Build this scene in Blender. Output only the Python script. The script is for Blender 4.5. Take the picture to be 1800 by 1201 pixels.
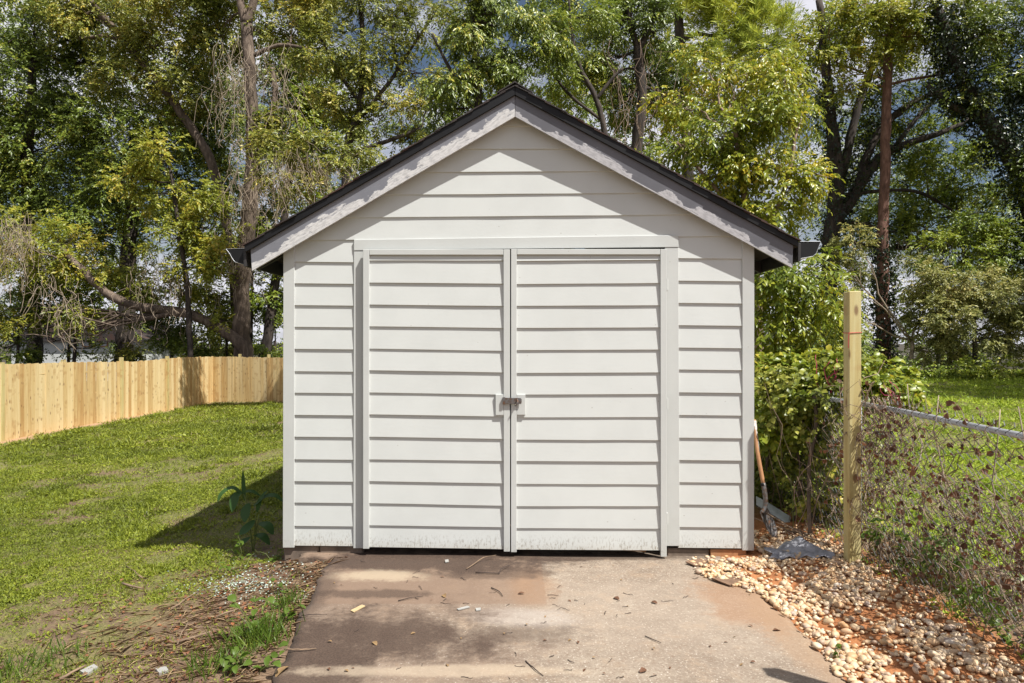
import bpy, bmesh, math, random
import numpy as np
from mathutils import Vector, Matrix

for _o in list(bpy.data.objects):
    bpy.data.objects.remove(_o)
scene = bpy.context.scene
COL = scene.collection
R = random.Random(7)
RNG = np.random.default_rng(11)

# ------------------------------------------------------------------ camera
CAM_H, FPX, D0 = 1.70, 1200.0, 5.5
cam_d = bpy.data.cameras.new("camera")
cam = bpy.data.objects.new("camera", cam_d)
COL.objects.link(cam)
cam.location = (0, 0, CAM_H)
cam.rotation_euler = (math.radians(90), 0, 0)
cam_d.sensor_width, cam_d.lens = 36, 24
cam_d.clip_start, cam_d.clip_end = 0.05, 2000
scene.camera = cam

# ------------------------------------------------------------------ sun, sky, exposure
SUN_DIR = Vector((-0.50, 0.39, -1.0)).normalized()       # the way the light travels
SUN_EL = math.asin(-SUN_DIR.z)
SUN_AZ = math.atan2(-SUN_DIR.x, -SUN_DIR.y)
sun_d = bpy.data.lights.new("sun", "SUN")
sun_d.energy, sun_d.angle, sun_d.color = 5.0, math.radians(0.5), (1.0, 0.975, 0.925)
sun = bpy.data.objects.new("sun", sun_d)
COL.objects.link(sun)
sun.rotation_euler = SUN_DIR.to_track_quat('-Z', 'Y').to_euler()
sun.location = (12, -9, 24)

world = bpy.data.worlds.new("World")
scene.world = world
world.use_nodes = True
wn = world.node_tree
wn.nodes.clear()
w_out = wn.nodes.new("ShaderNodeOutputWorld")
w_bg = wn.nodes.new("ShaderNodeBackground")
w_sky = wn.nodes.new("ShaderNodeTexSky")
w_sky.sky_type = 'NISHITA'
w_sky.sun_disc = False
w_sky.sun_elevation, w_sky.sun_rotation = SUN_EL, SUN_AZ
w_sky.air_density, w_sky.dust_density, w_sky.ozone_density = 1.0, 2.2, 1.0
w_tc = wn.nodes.new("ShaderNodeTexCoord")
w_map = wn.nodes.new("ShaderNodeMapping")
w_map.inputs['Scale'].default_value = (1.0, 1.0, 2.6)
w_no = wn.nodes.new("ShaderNodeTexNoise")
w_no.inputs['Scale'].default_value, w_no.inputs['Detail'].default_value = 2.6, 8
w_no.inputs['Roughness'].default_value = 0.58
w_rp = wn.nodes.new("ShaderNodeValToRGB")
w_rp.color_ramp.elements[0].position, w_rp.color_ramp.elements[1].position = 0.43, 0.57
w_mx = wn.nodes.new("ShaderNodeMix")
w_mx.data_type = 'RGBA'
w_mx.inputs[7].default_value = (11.0, 11.0, 12.0, 1)
wn.links.new(w_tc.outputs['Generated'], w_map.inputs['Vector'])
wn.links.new(w_map.outputs[0], w_no.inputs['Vector'])
wn.links.new(w_no.outputs['Fac'], w_rp.inputs[0])
wn.links.new(w_rp.outputs[0], w_mx.inputs[0])
wn.links.new(w_sky.outputs[0], w_mx.inputs[6])
wn.links.new(w_mx.outputs[2], w_bg.inputs[0])

w_bg.inputs[1].default_value = 0.05
wn.links.new(w_bg.outputs[0], w_out.inputs[0])

vs = scene.view_settings
vs.view_transform, vs.look, vs.gamma, vs.exposure = 'Standard', 'None', 1.0, 0.62
vs.use_curve_mapping = False

# ------------------------------------------------------------------ helpers: places
def U(px, py, Y):
    """point seen at photo pixel (px, py) at depth Y"""
    return Vector(((px - 900) / FPX * Y, Y, CAM_H - (py - 600.5) / FPX * Y))

def smooth(a, b, x):
    t = np.clip((x - a) / (b - a), 0, 1)
    return t * t * (3 - 2 * t)

def vnoise(x, y, s=1.0, seed=0):
    x = np.asarray(x, float) * s + seed * 17.3
    y = np.asarray(y, float) * s + seed * 9.7
    xi, yi = np.floor(x), np.floor(y)
    xf, yf = x - xi, y - yi
    xf, yf = xf * xf * (3 - 2 * xf), yf * yf * (3 - 2 * yf)
    def h(a, b):
        v = np.sin(a * 127.1 + b * 311.7) * 43758.5453
        return v - np.floor(v)
    return (h(xi, yi) * (1 - xf) + h(xi + 1, yi) * xf) * (1 - yf) + (h(xi, yi + 1) * (1 - xf) + h(xi + 1, yi + 1) * xf) * yf

def ground_z(x, y):
    x = np.asarray(x, float); y = np.asarray(y, float)
    d = np.maximum(-x - 1.42, 0)
    zl = -0.035 * smooth(0, 0.25, d) - 0.70 * (1 - np.exp(-d / 5.0))
    r = smooth(1.62, 2.45, x) * 0.10 + smooth(2.3, 2.9, x) * 0.05
    zr = -0.02 + r
    mid = -0.035
    z = np.where(x < -1.42, zl + mid * (1 - smooth(0, .25, d)), np.where(x > 1.62, zr, mid))
    z = z + (vnoise(x, y, .9, 1) - .5) * .05 * smooth(.1, 1.2, np.abs(x) - 1.5) + (vnoise(x, y, 5, 2) - .5) * .02 * smooth(.0, .4, np.abs(x) - 1.5)
    z = z * (1 - smooth(60, 120, np.hypot(x, y))) - 0.5 * smooth(60, 120, np.hypot(x, y))
    return z

def G(px, py, dz=0.0):
    """ground point seen at photo pixel (px, py)"""
    Y = 2040 / max(py - 600.5, 1)
    for _ in range(25):
        x = (px - 900) / FPX * Y
        z = float(ground_z(x, Y))
        Y = 0.5 * Y + 0.5 * (CAM_H - z) * FPX / (py - 600.5)
    x = (px - 900) / FPX * Y
    return Vector((x, Y, float(ground_z(x, Y)) + dz))

# ------------------------------------------------------------------ helpers: meshes
def np_mesh(name, V, faces, smooth_=False):
    me = bpy.data.meshes.new(name)
    V = np.asarray(V, np.float32).reshape(-1, 3)
    me.vertices.add(len(V)); me.vertices.foreach_set('co', V.ravel())
    faces = [np.asarray(f, np.int32) for f in faces if len(f)]
    loops = np.concatenate([f.ravel() for f in faces])
    tot = np.concatenate([np.full(len(f), f.shape[1], np.int32) for f in faces])
    start = np.concatenate([[0], np.cumsum(tot)[:-1]]).astype(np.int32)
    me.loops.add(len(loops)); me.loops.foreach_set('vertex_index', loops)
    me.polygons.add(len(tot)); me.polygons.foreach_set('loop_start', start)
    if smooth_:
        me.polygons.foreach_set('use_smooth', np.ones(len(tot), bool))
    me.update(calc_edges=True)
    return me

class MB:
    def __init__(s):
        s.v, s.f = [], []
    def add(s, vs_, fs):
        n = len(s.v)
        s.v += [tuple(p) for p in vs_]
        s.f += [tuple(i + n for i in f) for f in fs]
        return s
    def hexa(s, c):
        """8 corners: bottom ring 0-3 (ccw from above), top ring 4-7"""
        return s.add(c, [(3, 2, 1, 0), (4, 5, 6, 7), (0, 1, 5, 4), (1, 2, 6, 5), (2, 3, 7, 6), (3, 0, 4, 7)])
    def box(s, x0, x1, y0, y1, z0, z1):
        return s.hexa([(x0, y0, z0), (x1, y0, z0), (x1, y1, z0), (x0, y1, z0), (x0, y0, z1), (x1, y0, z1), (x1, y1, z1), (x0, y1, z1)])
    def prism(s, poly, n0, n1):
        """poly in (u,z), counter-clockwise seen from the front; extruded from n0 (front) to n1 (back)"""
        k = len(poly)
        v = [(u, n0, z) for u, z in poly] + [(u, n1, z) for u, z in poly]
        f = [tuple(range(k)), tuple(range(2 * k - 1, k - 1, -1))]
        f += [(i + k, (i + 1) % k + k, (i + 1) % k, i) for i in range(k)]
        return s.add(v, f)
    def tube(s, pts, rad, sides=6, cap=True):
        pts = [Vector(p) for p in pts]
        if not hasattr(rad, '__len__'):
            rad = [rad] * len(pts)
        n0 = len(s.v)
        up = Vector((0.13, 0.31, 0.94))
        prev = None
        for i, p in enumerate(pts):
            t = (pts[min(i + 1, len(pts) - 1)] - pts[max(i - 1, 0)])
            if t.length < 1e-9: t = Vector((0, 0, 1))
            t.normalize()
            a = prev if prev is not None else (up.cross(t) if abs(up.dot(t)) < .95 else Vector((1, 0, 0)).cross(t))
            a = a - t * a.dot(t)
            if a.length < 1e-6: a = Vector((1, 0, 0)).cross(t)
            a.normalize(); b = t.cross(a); prev = a
            for k in range(sides):
                an = 2 * math.pi * k / sides
                s.v.append(tuple(p + (a * math.cos(an) + b * math.sin(an)) * rad[i]))
        for i in range(len(pts) - 1):
            for k in range(sides):
                k2 = (k + 1) % sides
                s.f.append((n0 + i * sides + k, n0 + i * sides + k2, n0 + (i + 1) * sides + k2, n0 + (i + 1) * sides + k))
        if cap:
            s.f.append(tuple(n0 + k for k in range(sides))[::-1])
            s.f.append(tuple(n0 + (len(pts) - 1) * sides + k for k in range(sides)))
        return s
    def mesh(s, name, sm=False):
        me = bpy.data.meshes.new(name)
        me.from_pydata(s.v, [], s.f)
        if sm:
            me.polygons.foreach_set('use_smooth', np.ones(len(me.polygons), bool))
        me.update()
        return me

def obj(name, me, mat, parent=None, loc=None, sm=False, bevel=0):
    if isinstance(me, MB):
        me = me.mesh(name, sm)
    o = bpy.data.objects.new(name, me)
    if mat is not None and not me.materials:
        me.materials.append(mat)
    COL.objects.link(o)
    if parent is not None: o.parent = parent
    if loc is not None: o.location = loc
    if bevel:
        b = o.modifiers.new("bevel", 'BEVEL'); b.width = bevel; b.segments = 1; b.limit_method = 'ANGLE'
    return o

def tag(o, label=None, cat=None, group=None, kind=None):
    if label: o['label'] = label
    if cat: o['category'] = cat
    if group: o['group'] = group
    if kind: o['kind'] = kind
    return o

def empty(name, loc=(0, 0, 0), rz=0.0):
    o = bpy.data.objects.new(name, None)
    o.location = loc; o.rotation_euler = (0, 0, rz); o.empty_display_size = .2
    COL.objects.link(o)
    return o

# ------------------------------------------------------------------ helpers: materials
class NT:
    def __init__(s, name):
        s.m = bpy.data.materials.new(name); s.m.use_nodes = True
        s.t = s.m.node_tree; s.t.nodes.clear()
        s.out = s.t.nodes.new("ShaderNodeOutputMaterial")
        s.b = s.t.nodes.new("ShaderNodeBsdfPrincipled")
        s.link(s.b.outputs[0], s.out.inputs[0])
        s.tc = s.t.nodes.new("ShaderNodeTexCoord")
    def link(s, a, b): s.t.links.new(a, b)
    def put(s, inp, v):
        if isinstance(v, bpy.types.NodeSocket): s.link(v, inp)
        elif isinstance(v, (tuple, list)) and len(v) == 3 and inp.type == 'RGBA': inp.default_value = (*v, 1)
        else: inp.default_value = v
    def set(s, **k):
        for n, v in k.items(): s.put(s.b.inputs[n.replace('_', ' ')], v)
    def vec(s, scale=(1, 1, 1), coord='Object', rot=(0, 0, 0), src=None):
        n = s.t.nodes.new("ShaderNodeMapping"); n.inputs['Scale'].default_value = scale; n.inputs['Rotation'].default_value = rot
        s.link(src or s.tc.outputs[coord], n.inputs['Vector']); return n.outputs[0]
    def noise(s, scale=5, detail=4, rough=.55, v=None, dist=0.0):
        n = s.t.nodes.new("ShaderNodeTexNoise")
        n.inputs['Scale'].default_value, n.inputs['Detail'].default_value = scale, detail
        n.inputs['Roughness'].default_value, n.inputs['Distortion'].default_value = rough, dist
        s.link(v or s.tc.outputs['Object'], n.inputs['Vector']); return n.outputs['Fac']
    def voro(s, scale=5, v=None, feature='F1', out='Distance', rnd=1.0):
        n = s.t.nodes.new("ShaderNodeTexVoronoi"); n.feature = feature
        n.inputs['Scale'].default_value = scale; n.inputs['Randomness'].default_value = rnd
        s.link(v or s.tc.outputs['Object'], n.inputs['Vector']); return n.outputs[out]
    def ramp(s, fac, stops):
        n = s.t.nodes.new("ShaderNodeValToRGB"); e = n.color_ramp.elements
        while len(e) < len(stops): e.new(0.5)
        for el, (p, c) in zip(e, stops):
            el.position = p; el.color = (*c, 1) if isinstance(c, (tuple, list)) else (c, c, c, 1)
        s.put(n.inputs[0], fac); return n.outputs[0]
    def mix(s, fac, a, b, blend='MIX'):
        n = s.t.nodes.new("ShaderNodeMix"); n.data_type = 'RGBA'; n.blend_type = blend
        s.put(n.inputs[0], fac); s.put(n.inputs[6], a); s.put(n.inputs[7], b); return n.outputs[2]
    def math(s, op, a, b=0.0, c=0.0):
        n = s.t.nodes.new("ShaderNodeMath"); n.operation = op
        s.put(n.inputs[0], a); s.put(n.inputs[1], b); s.put(n.inputs[2], c); return n.outputs[0]
    def rng(s, v, a, b, c=0.0, d=1.0):
        n = s.t.nodes.new("ShaderNodeMapRange"); n.interpolation_type = 'SMOOTHSTEP'
        s.put(n.inputs[0], v); s.put(n.inputs[1], a); s.put(n.inputs[2], b); s.put(n.inputs[3], c); s.put(n.inputs[4], d); return n.outputs[0]
    def sep(s, v=None):
        n = s.t.nodes.new("ShaderNodeSeparateXYZ"); s.link(v or s.tc.outputs['Object'], n.inputs[0]); return n.outputs
    def island(s):
        return s.t.nodes.new("ShaderNodeNewGeometry").outputs['Random Per Island']
    def orand(s):
        return s.t.nodes.new("ShaderNodeObjectInfo").outputs['Random']
    def bump(s, h, strength=.3, dist=.01):
        n = s.t.nodes.new("ShaderNodeBump"); n.inputs['Strength'].default_value = strength; n.inputs['Distance'].default_value = dist
        s.link(h, n.inputs['Height']); s.link(n.outputs[0], s.b.inputs['Normal'])
    def ell(s, cx, cy, rx, ry, nz, amt=.5, soft=.45):
        """soft-edged ragged patch on the ground round (cx, cy)"""
        x, y, z = s.sep()
        a = s.math('DIVIDE', s.math('SUBTRACT', x, cx), rx); b = s.math('DIVIDE', s.math('SUBTRACT', y, cy), ry)
        d = s.math('SQRT', s.math('ADD', s.math('MULTIPLY', a, a), s.math('MULTIPLY', b, b)))
        d = s.math('ADD', d, s.math('MULTIPLY', s.math('SUBTRACT', nz, .5), amt * 2))
        return s.rng(d, 1.0 + soft, 1.0 - soft, 0.0, 1.0)

def simple(name, col, rough=.6, var=.12, scale=8, metal=0.0, bump=.0, spec=.5):
    n = NT(name)
    f = n.noise(scale, 5)
    lo = tuple(c * (1 - var) for c in col); hi = tuple(min(1, c * (1 + var)) for c in col)
    n.set(Base_Color=n.ramp(f, [(.3, lo), (.7, hi)]), Roughness=rough, Metallic=metal)
    n.b.inputs['Specular IOR Level'].default_value = spec
    if bump: n.bump(n.noise(scale * 6, 5), bump, .004)
    return n.m

def leaf_mat(name, stops, trans=.35, rough=.42, patch=.45, spec=.4):
    """leaves: each leaf takes its own tint; translucent"""
    n = NT(name)
    f = n.math('ADD', n.math('MULTIPLY', n.island(), 1 - patch), n.math('MULTIPLY', n.rng(n.noise(.55, 3), .3, .7), patch))
    c = n.ramp(f, stops)
    n.set(Base_Color=c, Roughness=rough)
    n.b.inputs['Specular IOR Level'].default_value = spec
    tr = n.t.nodes.new("ShaderNodeBsdfTranslucent")
    n.link(n.mix(.35, c, (.55, .62, .08), 'MULTIPLY') if False else c, tr.inputs[0])
    mx = n.t.nodes.new("ShaderNodeMixShader"); mx.inputs[0].default_value = trans
    n.link(n.b.outputs[0], mx.inputs[1]); n.link(tr.outputs[0], mx.inputs[2]); n.link(mx.outputs[0], n.out.inputs[0])
    return n.m

def paint_mat(name, col, grime=0.0, rough=.5):
    n = NT(name)
    f = n.noise(3.0, 5); fine = n.noise(60, 3, v=n.vec((.15, 1, 1)))
    c = n.mix(n.rng(f, .35, .7), col, tuple(x * .95 for x in col))
    c = n.mix(n.math('MULTIPLY', n.rng(n.noise(1.3, 6, .7), .55, .8), .18), c, (col[0] * .82, col[1] * .8, col[2] * .72))
    # scattered scuffs and nail marks
    sp = n.voro(9, v=n.vec((1, 1, 1.7)))
    c = n.mix(n.math('MULTIPLY', n.rng(sp, .075, .03), n.rng(n.noise(2.2, 2), .5, .6, 0.0, .6)), c, (.25, .22, .18))
    if grime:
        z = n.sep()[2]
        low = n.rng(z, .20, .03)
        speck = n.rng(n.noise(90, 4, .7, v=n.vec((1, 1, .35))), .50, .66)
        c = n.mix(n.math('MULTIPLY', n.math('MULTIPLY', low, speck), grime), c, (.22, .19, .15))
        c = n.mix(n.math('MULTIPLY', n.rng(z, .12, .02), .35 * grime), c, (.42, .38, .30))
    n.set(Base_Color=c, Roughness=rough)
    n.bump(n.math('ADD', fine, n.math('MULTIPLY', f, .6)), .10, .003)
    return n.m

M = {}
M['siding'] = paint_mat('white_paint', (.56, .575, .553), .0)
M['siding_low'] = paint_mat('white_paint_grimy', (.56, .575, .553), 1.0)
M['trim'] = paint_mat('trim_paint', (.52, .533, .512), .35, .45)
M['black_metal'] = simple('black_metal', (.011, .011, .012), .5, .25, 6, 0, .05, .25)
M['black_wood'] = simple('black_wood', (.022, .02, .02), .6, .3, 6)
M['cream'] = simple('cream_grass_bounce', (.55, .50, .26), .55, .12)  # pale gutter underside paint, with yellow-olive light bounced off the grass put into its colour
M['dark'] = simple('dark_timber', (.05, .035, .025), .8, .3, 5)
M['galv'] = simple('galvanised_steel', (.42, .43, .45), .5, .2, 20, .5)
M['wire'] = simple('weathered_wire', (.12, .12, .12), .55, .3, 20, .4)
M['red_twine'] = simple('red_twine', (.55, .03, .06), .7)
M['concrete_block'] = simple('foundation_stone', (.16, .12, .09), .9, .4, 9, 0, .4)

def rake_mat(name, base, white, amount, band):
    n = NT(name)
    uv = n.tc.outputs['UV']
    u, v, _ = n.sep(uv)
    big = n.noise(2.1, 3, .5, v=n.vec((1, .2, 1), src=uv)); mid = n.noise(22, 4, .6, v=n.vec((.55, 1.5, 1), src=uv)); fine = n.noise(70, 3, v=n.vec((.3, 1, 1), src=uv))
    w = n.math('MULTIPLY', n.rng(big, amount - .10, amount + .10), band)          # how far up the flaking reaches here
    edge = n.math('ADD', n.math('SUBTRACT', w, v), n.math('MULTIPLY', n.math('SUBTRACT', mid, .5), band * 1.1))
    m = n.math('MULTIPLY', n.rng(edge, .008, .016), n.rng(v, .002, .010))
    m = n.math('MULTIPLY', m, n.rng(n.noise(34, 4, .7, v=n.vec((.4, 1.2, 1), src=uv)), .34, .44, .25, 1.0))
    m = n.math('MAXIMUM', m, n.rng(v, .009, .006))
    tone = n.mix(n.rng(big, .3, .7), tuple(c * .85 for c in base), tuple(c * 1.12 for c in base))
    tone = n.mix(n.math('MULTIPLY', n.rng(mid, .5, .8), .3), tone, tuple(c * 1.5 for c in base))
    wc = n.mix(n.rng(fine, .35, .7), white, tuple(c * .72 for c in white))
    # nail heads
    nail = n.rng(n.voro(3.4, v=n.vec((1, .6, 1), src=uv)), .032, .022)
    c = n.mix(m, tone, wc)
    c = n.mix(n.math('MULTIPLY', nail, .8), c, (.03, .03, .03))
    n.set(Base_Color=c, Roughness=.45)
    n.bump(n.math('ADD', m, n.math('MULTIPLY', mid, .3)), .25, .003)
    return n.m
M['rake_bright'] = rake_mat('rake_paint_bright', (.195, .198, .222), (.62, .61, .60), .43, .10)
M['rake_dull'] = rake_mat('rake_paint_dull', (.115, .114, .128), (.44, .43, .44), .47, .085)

def shingle_mat():
    n = NT('shingle')
    c = n.mix(n.rng(n.noise(120, 3), .4, .65), (.018, .016, .016), (.055, .046, .043))
    c = n.mix(n.rng(n.noise(3, 3), .4, .7), c, (.06, .03, .022))
    n.set(Base_Color=c, Roughness=.9); n.bump(n.noise(200, 2), .5, .003)
    return n.m
M['shingle'] = shingle_mat()

def rust_mat():
    n = NT('rusty_steel')
    f = n.noise(40, 5)
    n.set(Base_Color=n.ramp(f, [(.42, (.16, .155, .155)), (.58, (.12, .085, .065)), (.72, (.22, .095, .045))]), Metallic=.6, Roughness=.55)
    n.bump(f, .3, .002); return n.m
M['rust'] = rust_mat()

def wood_mat(name, stops, ringscale=16, knots=True, green=0.0, objvar=.35):
    """sawn boards, grain along local z"""
    n = NT(name)
    rnd = n.orand()
    off = n.t.nodes.new("ShaderNodeVectorMath"); off.operation = 'ADD'
    cmb = n.t.nodes.new("ShaderNodeCombineXYZ")
    n.put(cmb.inputs[0], n.math('MULTIPLY', rnd, 13.0)); n.put(cmb.inputs[1], n.math('MULTIPLY', rnd, 7.0)); n.put(cmb.inputs[2], n.math('MULTIPLY', rnd, 31.0))
    n.link(n.tc.outputs['Object'], off.inputs[0]); n.link(cmb.outputs[0], off.inputs[1])
    P = off.outputs[0]
    g = n.noise(ringscale, 4, .6, v=n.vec((1, 1, .06), src=P), dist=.5)
    g2 = n.noise(ringscale * 5, 3, .6, v=n.vec((1, 1, .03), src=P))
    f = n.math('ADD', n.math('MULTIPLY', g, .7), n.math('MULTIPLY', g2, .3))
    f = n.math('ADD', f, n.math('MULTIPLY', n.math('SUBTRACT', rnd, .5), objvar))
    c = n.ramp(f, stops)
    if knots:
        k = n.voro(3.6, v=n.vec((2.4, 2.4, 1.0), src=P))
        kk = n.rng(k, .20, .08)
        c = n.mix(n.math('MULTIPLY', kk, .8), c, (.16, .075, .03))
        st = n.rng(n.noise(2.0, 2, v=n.vec((1.5, 1.5, 2.2), src=P)), .56, .70)
        c = n.mix(n.math('MULTIPLY', st, .5), c, (.36, .20, .07))
    n.set(Base_Color=c, Roughness=.7)
    n.bump(f, .25, .004)
    return n.m
M['picket'] = wood_mat('new_pine', [(.2, (.42, .255, .095)), (.45, (.56, .405, .185)), (.75, (.66, .52, .28))], objvar=.6)
M['post'] = wood_mat('treated_pine', [(.32, (.30, .20, .065)), (.48, (.46, .37, .15)), (.68, (.54, .475, .235))], ringscale=22, objvar=.1)
M['handle'] = wood_mat('tool_handle', [(.3, (.34, .16, .07)), (.7, (.50, .27, .13))], knots=False)
M['stick'] = simple('dry_stick', (.20, .135, .085), .85, .4, 14)
M['twig'] = simple('dark_twig', (.055, .038, .03), .9, .4, 14)
M['vine'] = simple('dead_vine', (.30, .235, .17), .85, .35, 6)
M['vine_brown'] = simple('brown_vine', (.22, .155, .11), .85, .5, 5)
M['stem'] = simple('green_stem', (.12, .15, .035), .6, .3, 8)
M['magenta_stem'] = simple('magenta_stem', (.42, .03, .10), .5, .3, 8)

def bark_mat(name, lo, hi, sc=5):
    n = NT(name)
    f = n.noise(sc, 7, .7, v=n.vec((1, 1, .28)), dist=.6); g = n.noise(1.2, 4)
    c = n.ramp(n.math('ADD', n.math('MULTIPLY', f, .75), n.math('MULTIPLY', g, .25)), [(.36, tuple(c * .45 for c in lo)), (.5, lo), (.66, hi)])
    n.set(Base_Color=c, Roughness=.9); n.bump(f, .9, .06); return n.m
M['bark'] = bark_mat('grey_brown_bark', (.11, .078, .056), (.25, .19, .145))
M['bark_dark'] = bark_mat('dark_bark', (.040, .030, .024), (.095, .072, .055))
M['bark_pine'] = bark_mat('pine_bark', (.17, .085, .06), (.30, .17, .125), 7)

M['leaf_olive'] = leaf_mat('olive_leaf', [(.1, (0.095, 0.126, 0.022)), (.45, (0.224, 0.250, 0.040)), (.75, (0.406, 0.383, 0.065)), (.88, (0.602, 0.459, 0.083)), (.98, (0.461, 0.425, 0.165))], .30, .38)
M['leaf_dark'] = leaf_mat('dark_leaf', [(.1, (0.056, 0.086, 0.014)), (.5, (0.137, 0.188, 0.026)), (.8, (0.257, 0.300, 0.037)), (.88, (0.478, 0.426, 0.058)), (.98, (0.364, 0.362, 0.120))], .25, .35)
M['leaf_mid'] = leaf_mat('mid_leaf', [(.1, (0.081, 0.134, 0.017)), (.5, (0.205, 0.268, 0.031)), (.85, (0.381, 0.401, 0.043)), (.98, (0.413, 0.408, 0.120))], .33, .38)
M['leaf_lime'] = leaf_mat('lime_leaf', [(.08, (0.100, 0.149, 0.017)), (.4, (0.212, 0.262, 0.026)), (.75, (0.382, 0.375, 0.031)), (.95, (0.604, 0.438, 0.036))], .38, .33)
M['leaf_yellow'] = leaf_mat('yellow_green_leaf', [(.08, (0.120, 0.157, 0.019)), (.4, (0.259, 0.295, 0.035)), (.75, (0.414, 0.383, 0.048)), (.95, (0.587, 0.418, 0.064))], .4, .38)
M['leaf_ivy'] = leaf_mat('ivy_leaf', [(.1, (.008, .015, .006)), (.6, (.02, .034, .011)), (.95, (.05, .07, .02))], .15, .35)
M['leaf_bush'] = leaf_mat('dusty_leaf', [(.1, (0.116, 0.141, 0.037)), (.5, (0.278, 0.283, 0.078)), (.85, (0.463, 0.414, 0.130)), (.97, (0.603, 0.414, 0.137))], .3, .45)
M['leaf_hedge'] = leaf_mat('hedge_leaf', [(.06, (0.094, 0.136, 0.015)), (.4, (0.199, 0.261, 0.024)), (.7, (0.352, 0.361, 0.033)), (.88, (0.562, 0.414, 0.033)), (.97, (0.796, 0.270, 0.033))], .38, .36)
M['leaf_plant'] = leaf_mat('broad_leaf', [(.1, (.03, .075, .016)), (.9, (.06, .13, .028))], .3, .5)
M['leaf_weed'] = leaf_mat('weed_leaf', [(.1, (0.054, 0.105, 0.013)), (.6, (0.130, 0.200, 0.025)), (.95, (0.216, 0.262, 0.040))], .4, .4)
M['needle'] = leaf_mat('pine_needle', [(.1, (0.229, 0.304, 0.052)), (.5, (0.550, 0.610, 0.092)), (.9, (0.918, 0.852, 0.158))], .3, .5)
M['dry_leaf'] = leaf_mat('dry_leaf', [(.1, (.07, .035, .02)), (.5, (.17, .08, .042)), (.85, (.30, .13, .06)), (.97, (.48, .13, .05))], .25, .6)
M['tan_leaf'] = leaf_mat('tan_leaf', [(.1, (.16, .09, .045)), (.6, (.34, .22, .10)), (.95, (.48, .36, .18))], .2, .7)
M['grass'] = leaf_mat('lawn_green', [(.04, (0.086, 0.102, 0.017)), (.30, (0.157, 0.195, 0.021)), (.6, (0.250, 0.296, 0.026)), (.85, (0.344, 0.372, 0.041)), (.92, (0.297, 0.242, 0.099)), (1.0, (0.360, 0.301, 0.153))], .35, .5, .35)
M['grass_far'] = leaf_mat('far_lawn_green', [(.06, (0.152, 0.228, 0.025)), (.5, (0.305, 0.408, 0.033)), (.95, (0.483, 0.552, 0.053))], .35, .55, .3)
M['straw'] = leaf_mat('straw', [(.1, (.10, .06, .035)), (.5, (.24, .155, .085)), (.95, (.42, .31, .18))], .1, .8, .1)

# ------------------------------------------------------------------ ground
def soil_mat():
    n = NT('ground')
    big = n.noise(.9, 5, .6); mid = n.noise(7, 6, .65); fine = n.noise(60, 4, .7)
    soil = n.ramp(n.math('ADD', n.math('MULTIPLY', mid, .5), n.math('MULTIPLY', fine, .5)), [(.35, (.075, .045, .027)), (.5, (.155, .098, .058)), (.65, (.26, .18, .11))])
    moss = n.ramp(fine, [(.35, (.06, .06, .018)), (.55, (.16, .155, .04)), (.72, (.26, .20, .085))])
    x, y, z = n.sep()
    green = n.rng(n.math('ADD', n.math('MULTIPLY', big, .6), n.math('MULTIPLY', mid, .4)), .40, .52)
    nearslab = n.math('MULTIPLY', n.rng(n.math('ADD', x, n.math('MULTIPLY', big, 1.4)), -2.1, -1.3), n.rng(y, 7, 5.6))
    green = n.math('MULTIPLY', green, n.math('SUBTRACT', 1.0, nearslab))
    gravel = n.math('MULTIPLY', n.rng(x, 1.2, 1.45), n.math('MULTIPLY', n.rng(x, 2.75, 2.55), n.rng(y, 7, 6)))
    green = n.math('MULTIPLY', green, n.math('SUBTRACT', 1.0, gravel))
    c = n.mix(green, soil, moss)
    clay = n.ramp(n.math('ADD', n.math('MULTIPLY', mid, .6), n.math('MULTIPLY', fine, .4)), [(.36, (.20, .072, .024)), (.52, (.37, .145, .05)), (.68, (.46, .215, .09))])
    c = n.mix(gravel, c, clay)
    fdirt = n.math('MULTIPLY', n.rng(n.math('ADD', x, n.math('MULTIPLY', mid, .8)), -10.9, -11.5), n.rng(y, 12, 14))
    c = n.mix(fdirt, c, n.mix(mid, (.30, .17, .09), (.44, .29, .17)))
    wood = n.math('MAXIMUM', n.math('MULTIPLY', n.rng(y, 26.2, 27.2), n.rng(x, 6, 3)), n.math('MAXIMUM', n.rng(x, -12.0, -12.4), n.rng(y, 37, 40)))
    c = n.mix(wood, c, n.ramp(n.math('ADD', n.math('MULTIPLY', mid, .5), n.math('MULTIPLY', fine, .5)), [(.35, (.018, .015, .009)), (.6, (.06, .048, .028))]))
    n.set(Base_Color=c, Roughness=.95)
    n.bump(n.math('ADD', n.math('MULTIPLY', fine, .4), mid), .6, .03)
    return n.m
M['ground'] = soil_mat()

def build_ground():
    def axis(fine_lo, fine_hi, step, far):
        a = list(np.arange(fine_lo, fine_hi + 1e-6, step))
        s, v = step, fine_hi
        while v < far: s *= 1.25; v += s; a.append(v)
        s, v = step, fine_lo
        while v > -far: s *= 1.25; v -= s; a.insert(0, v)
        return np.array(a)
    xs, ys = axis(-5, 4, .06, 400), axis(1.5, 8, .06, 500)
    X, Y = np.meshgrid(xs, ys)
    Z = ground_z(X, Y)
    nx, ny = len(xs), len(ys)
    i = np.arange((ny - 1) * (nx - 1)); r, c = i // (nx - 1), i % (nx - 1)
    a = r * nx + c
    F = np.stack([a, a + 1, a + nx + 1, a + nx], 1)
    me = np_mesh('ground', np.stack([X, Y, Z], -1).reshape(-1, 3), [F], True)
    tag(obj('ground', me, M['ground']), kind='structure')
build_ground()

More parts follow.
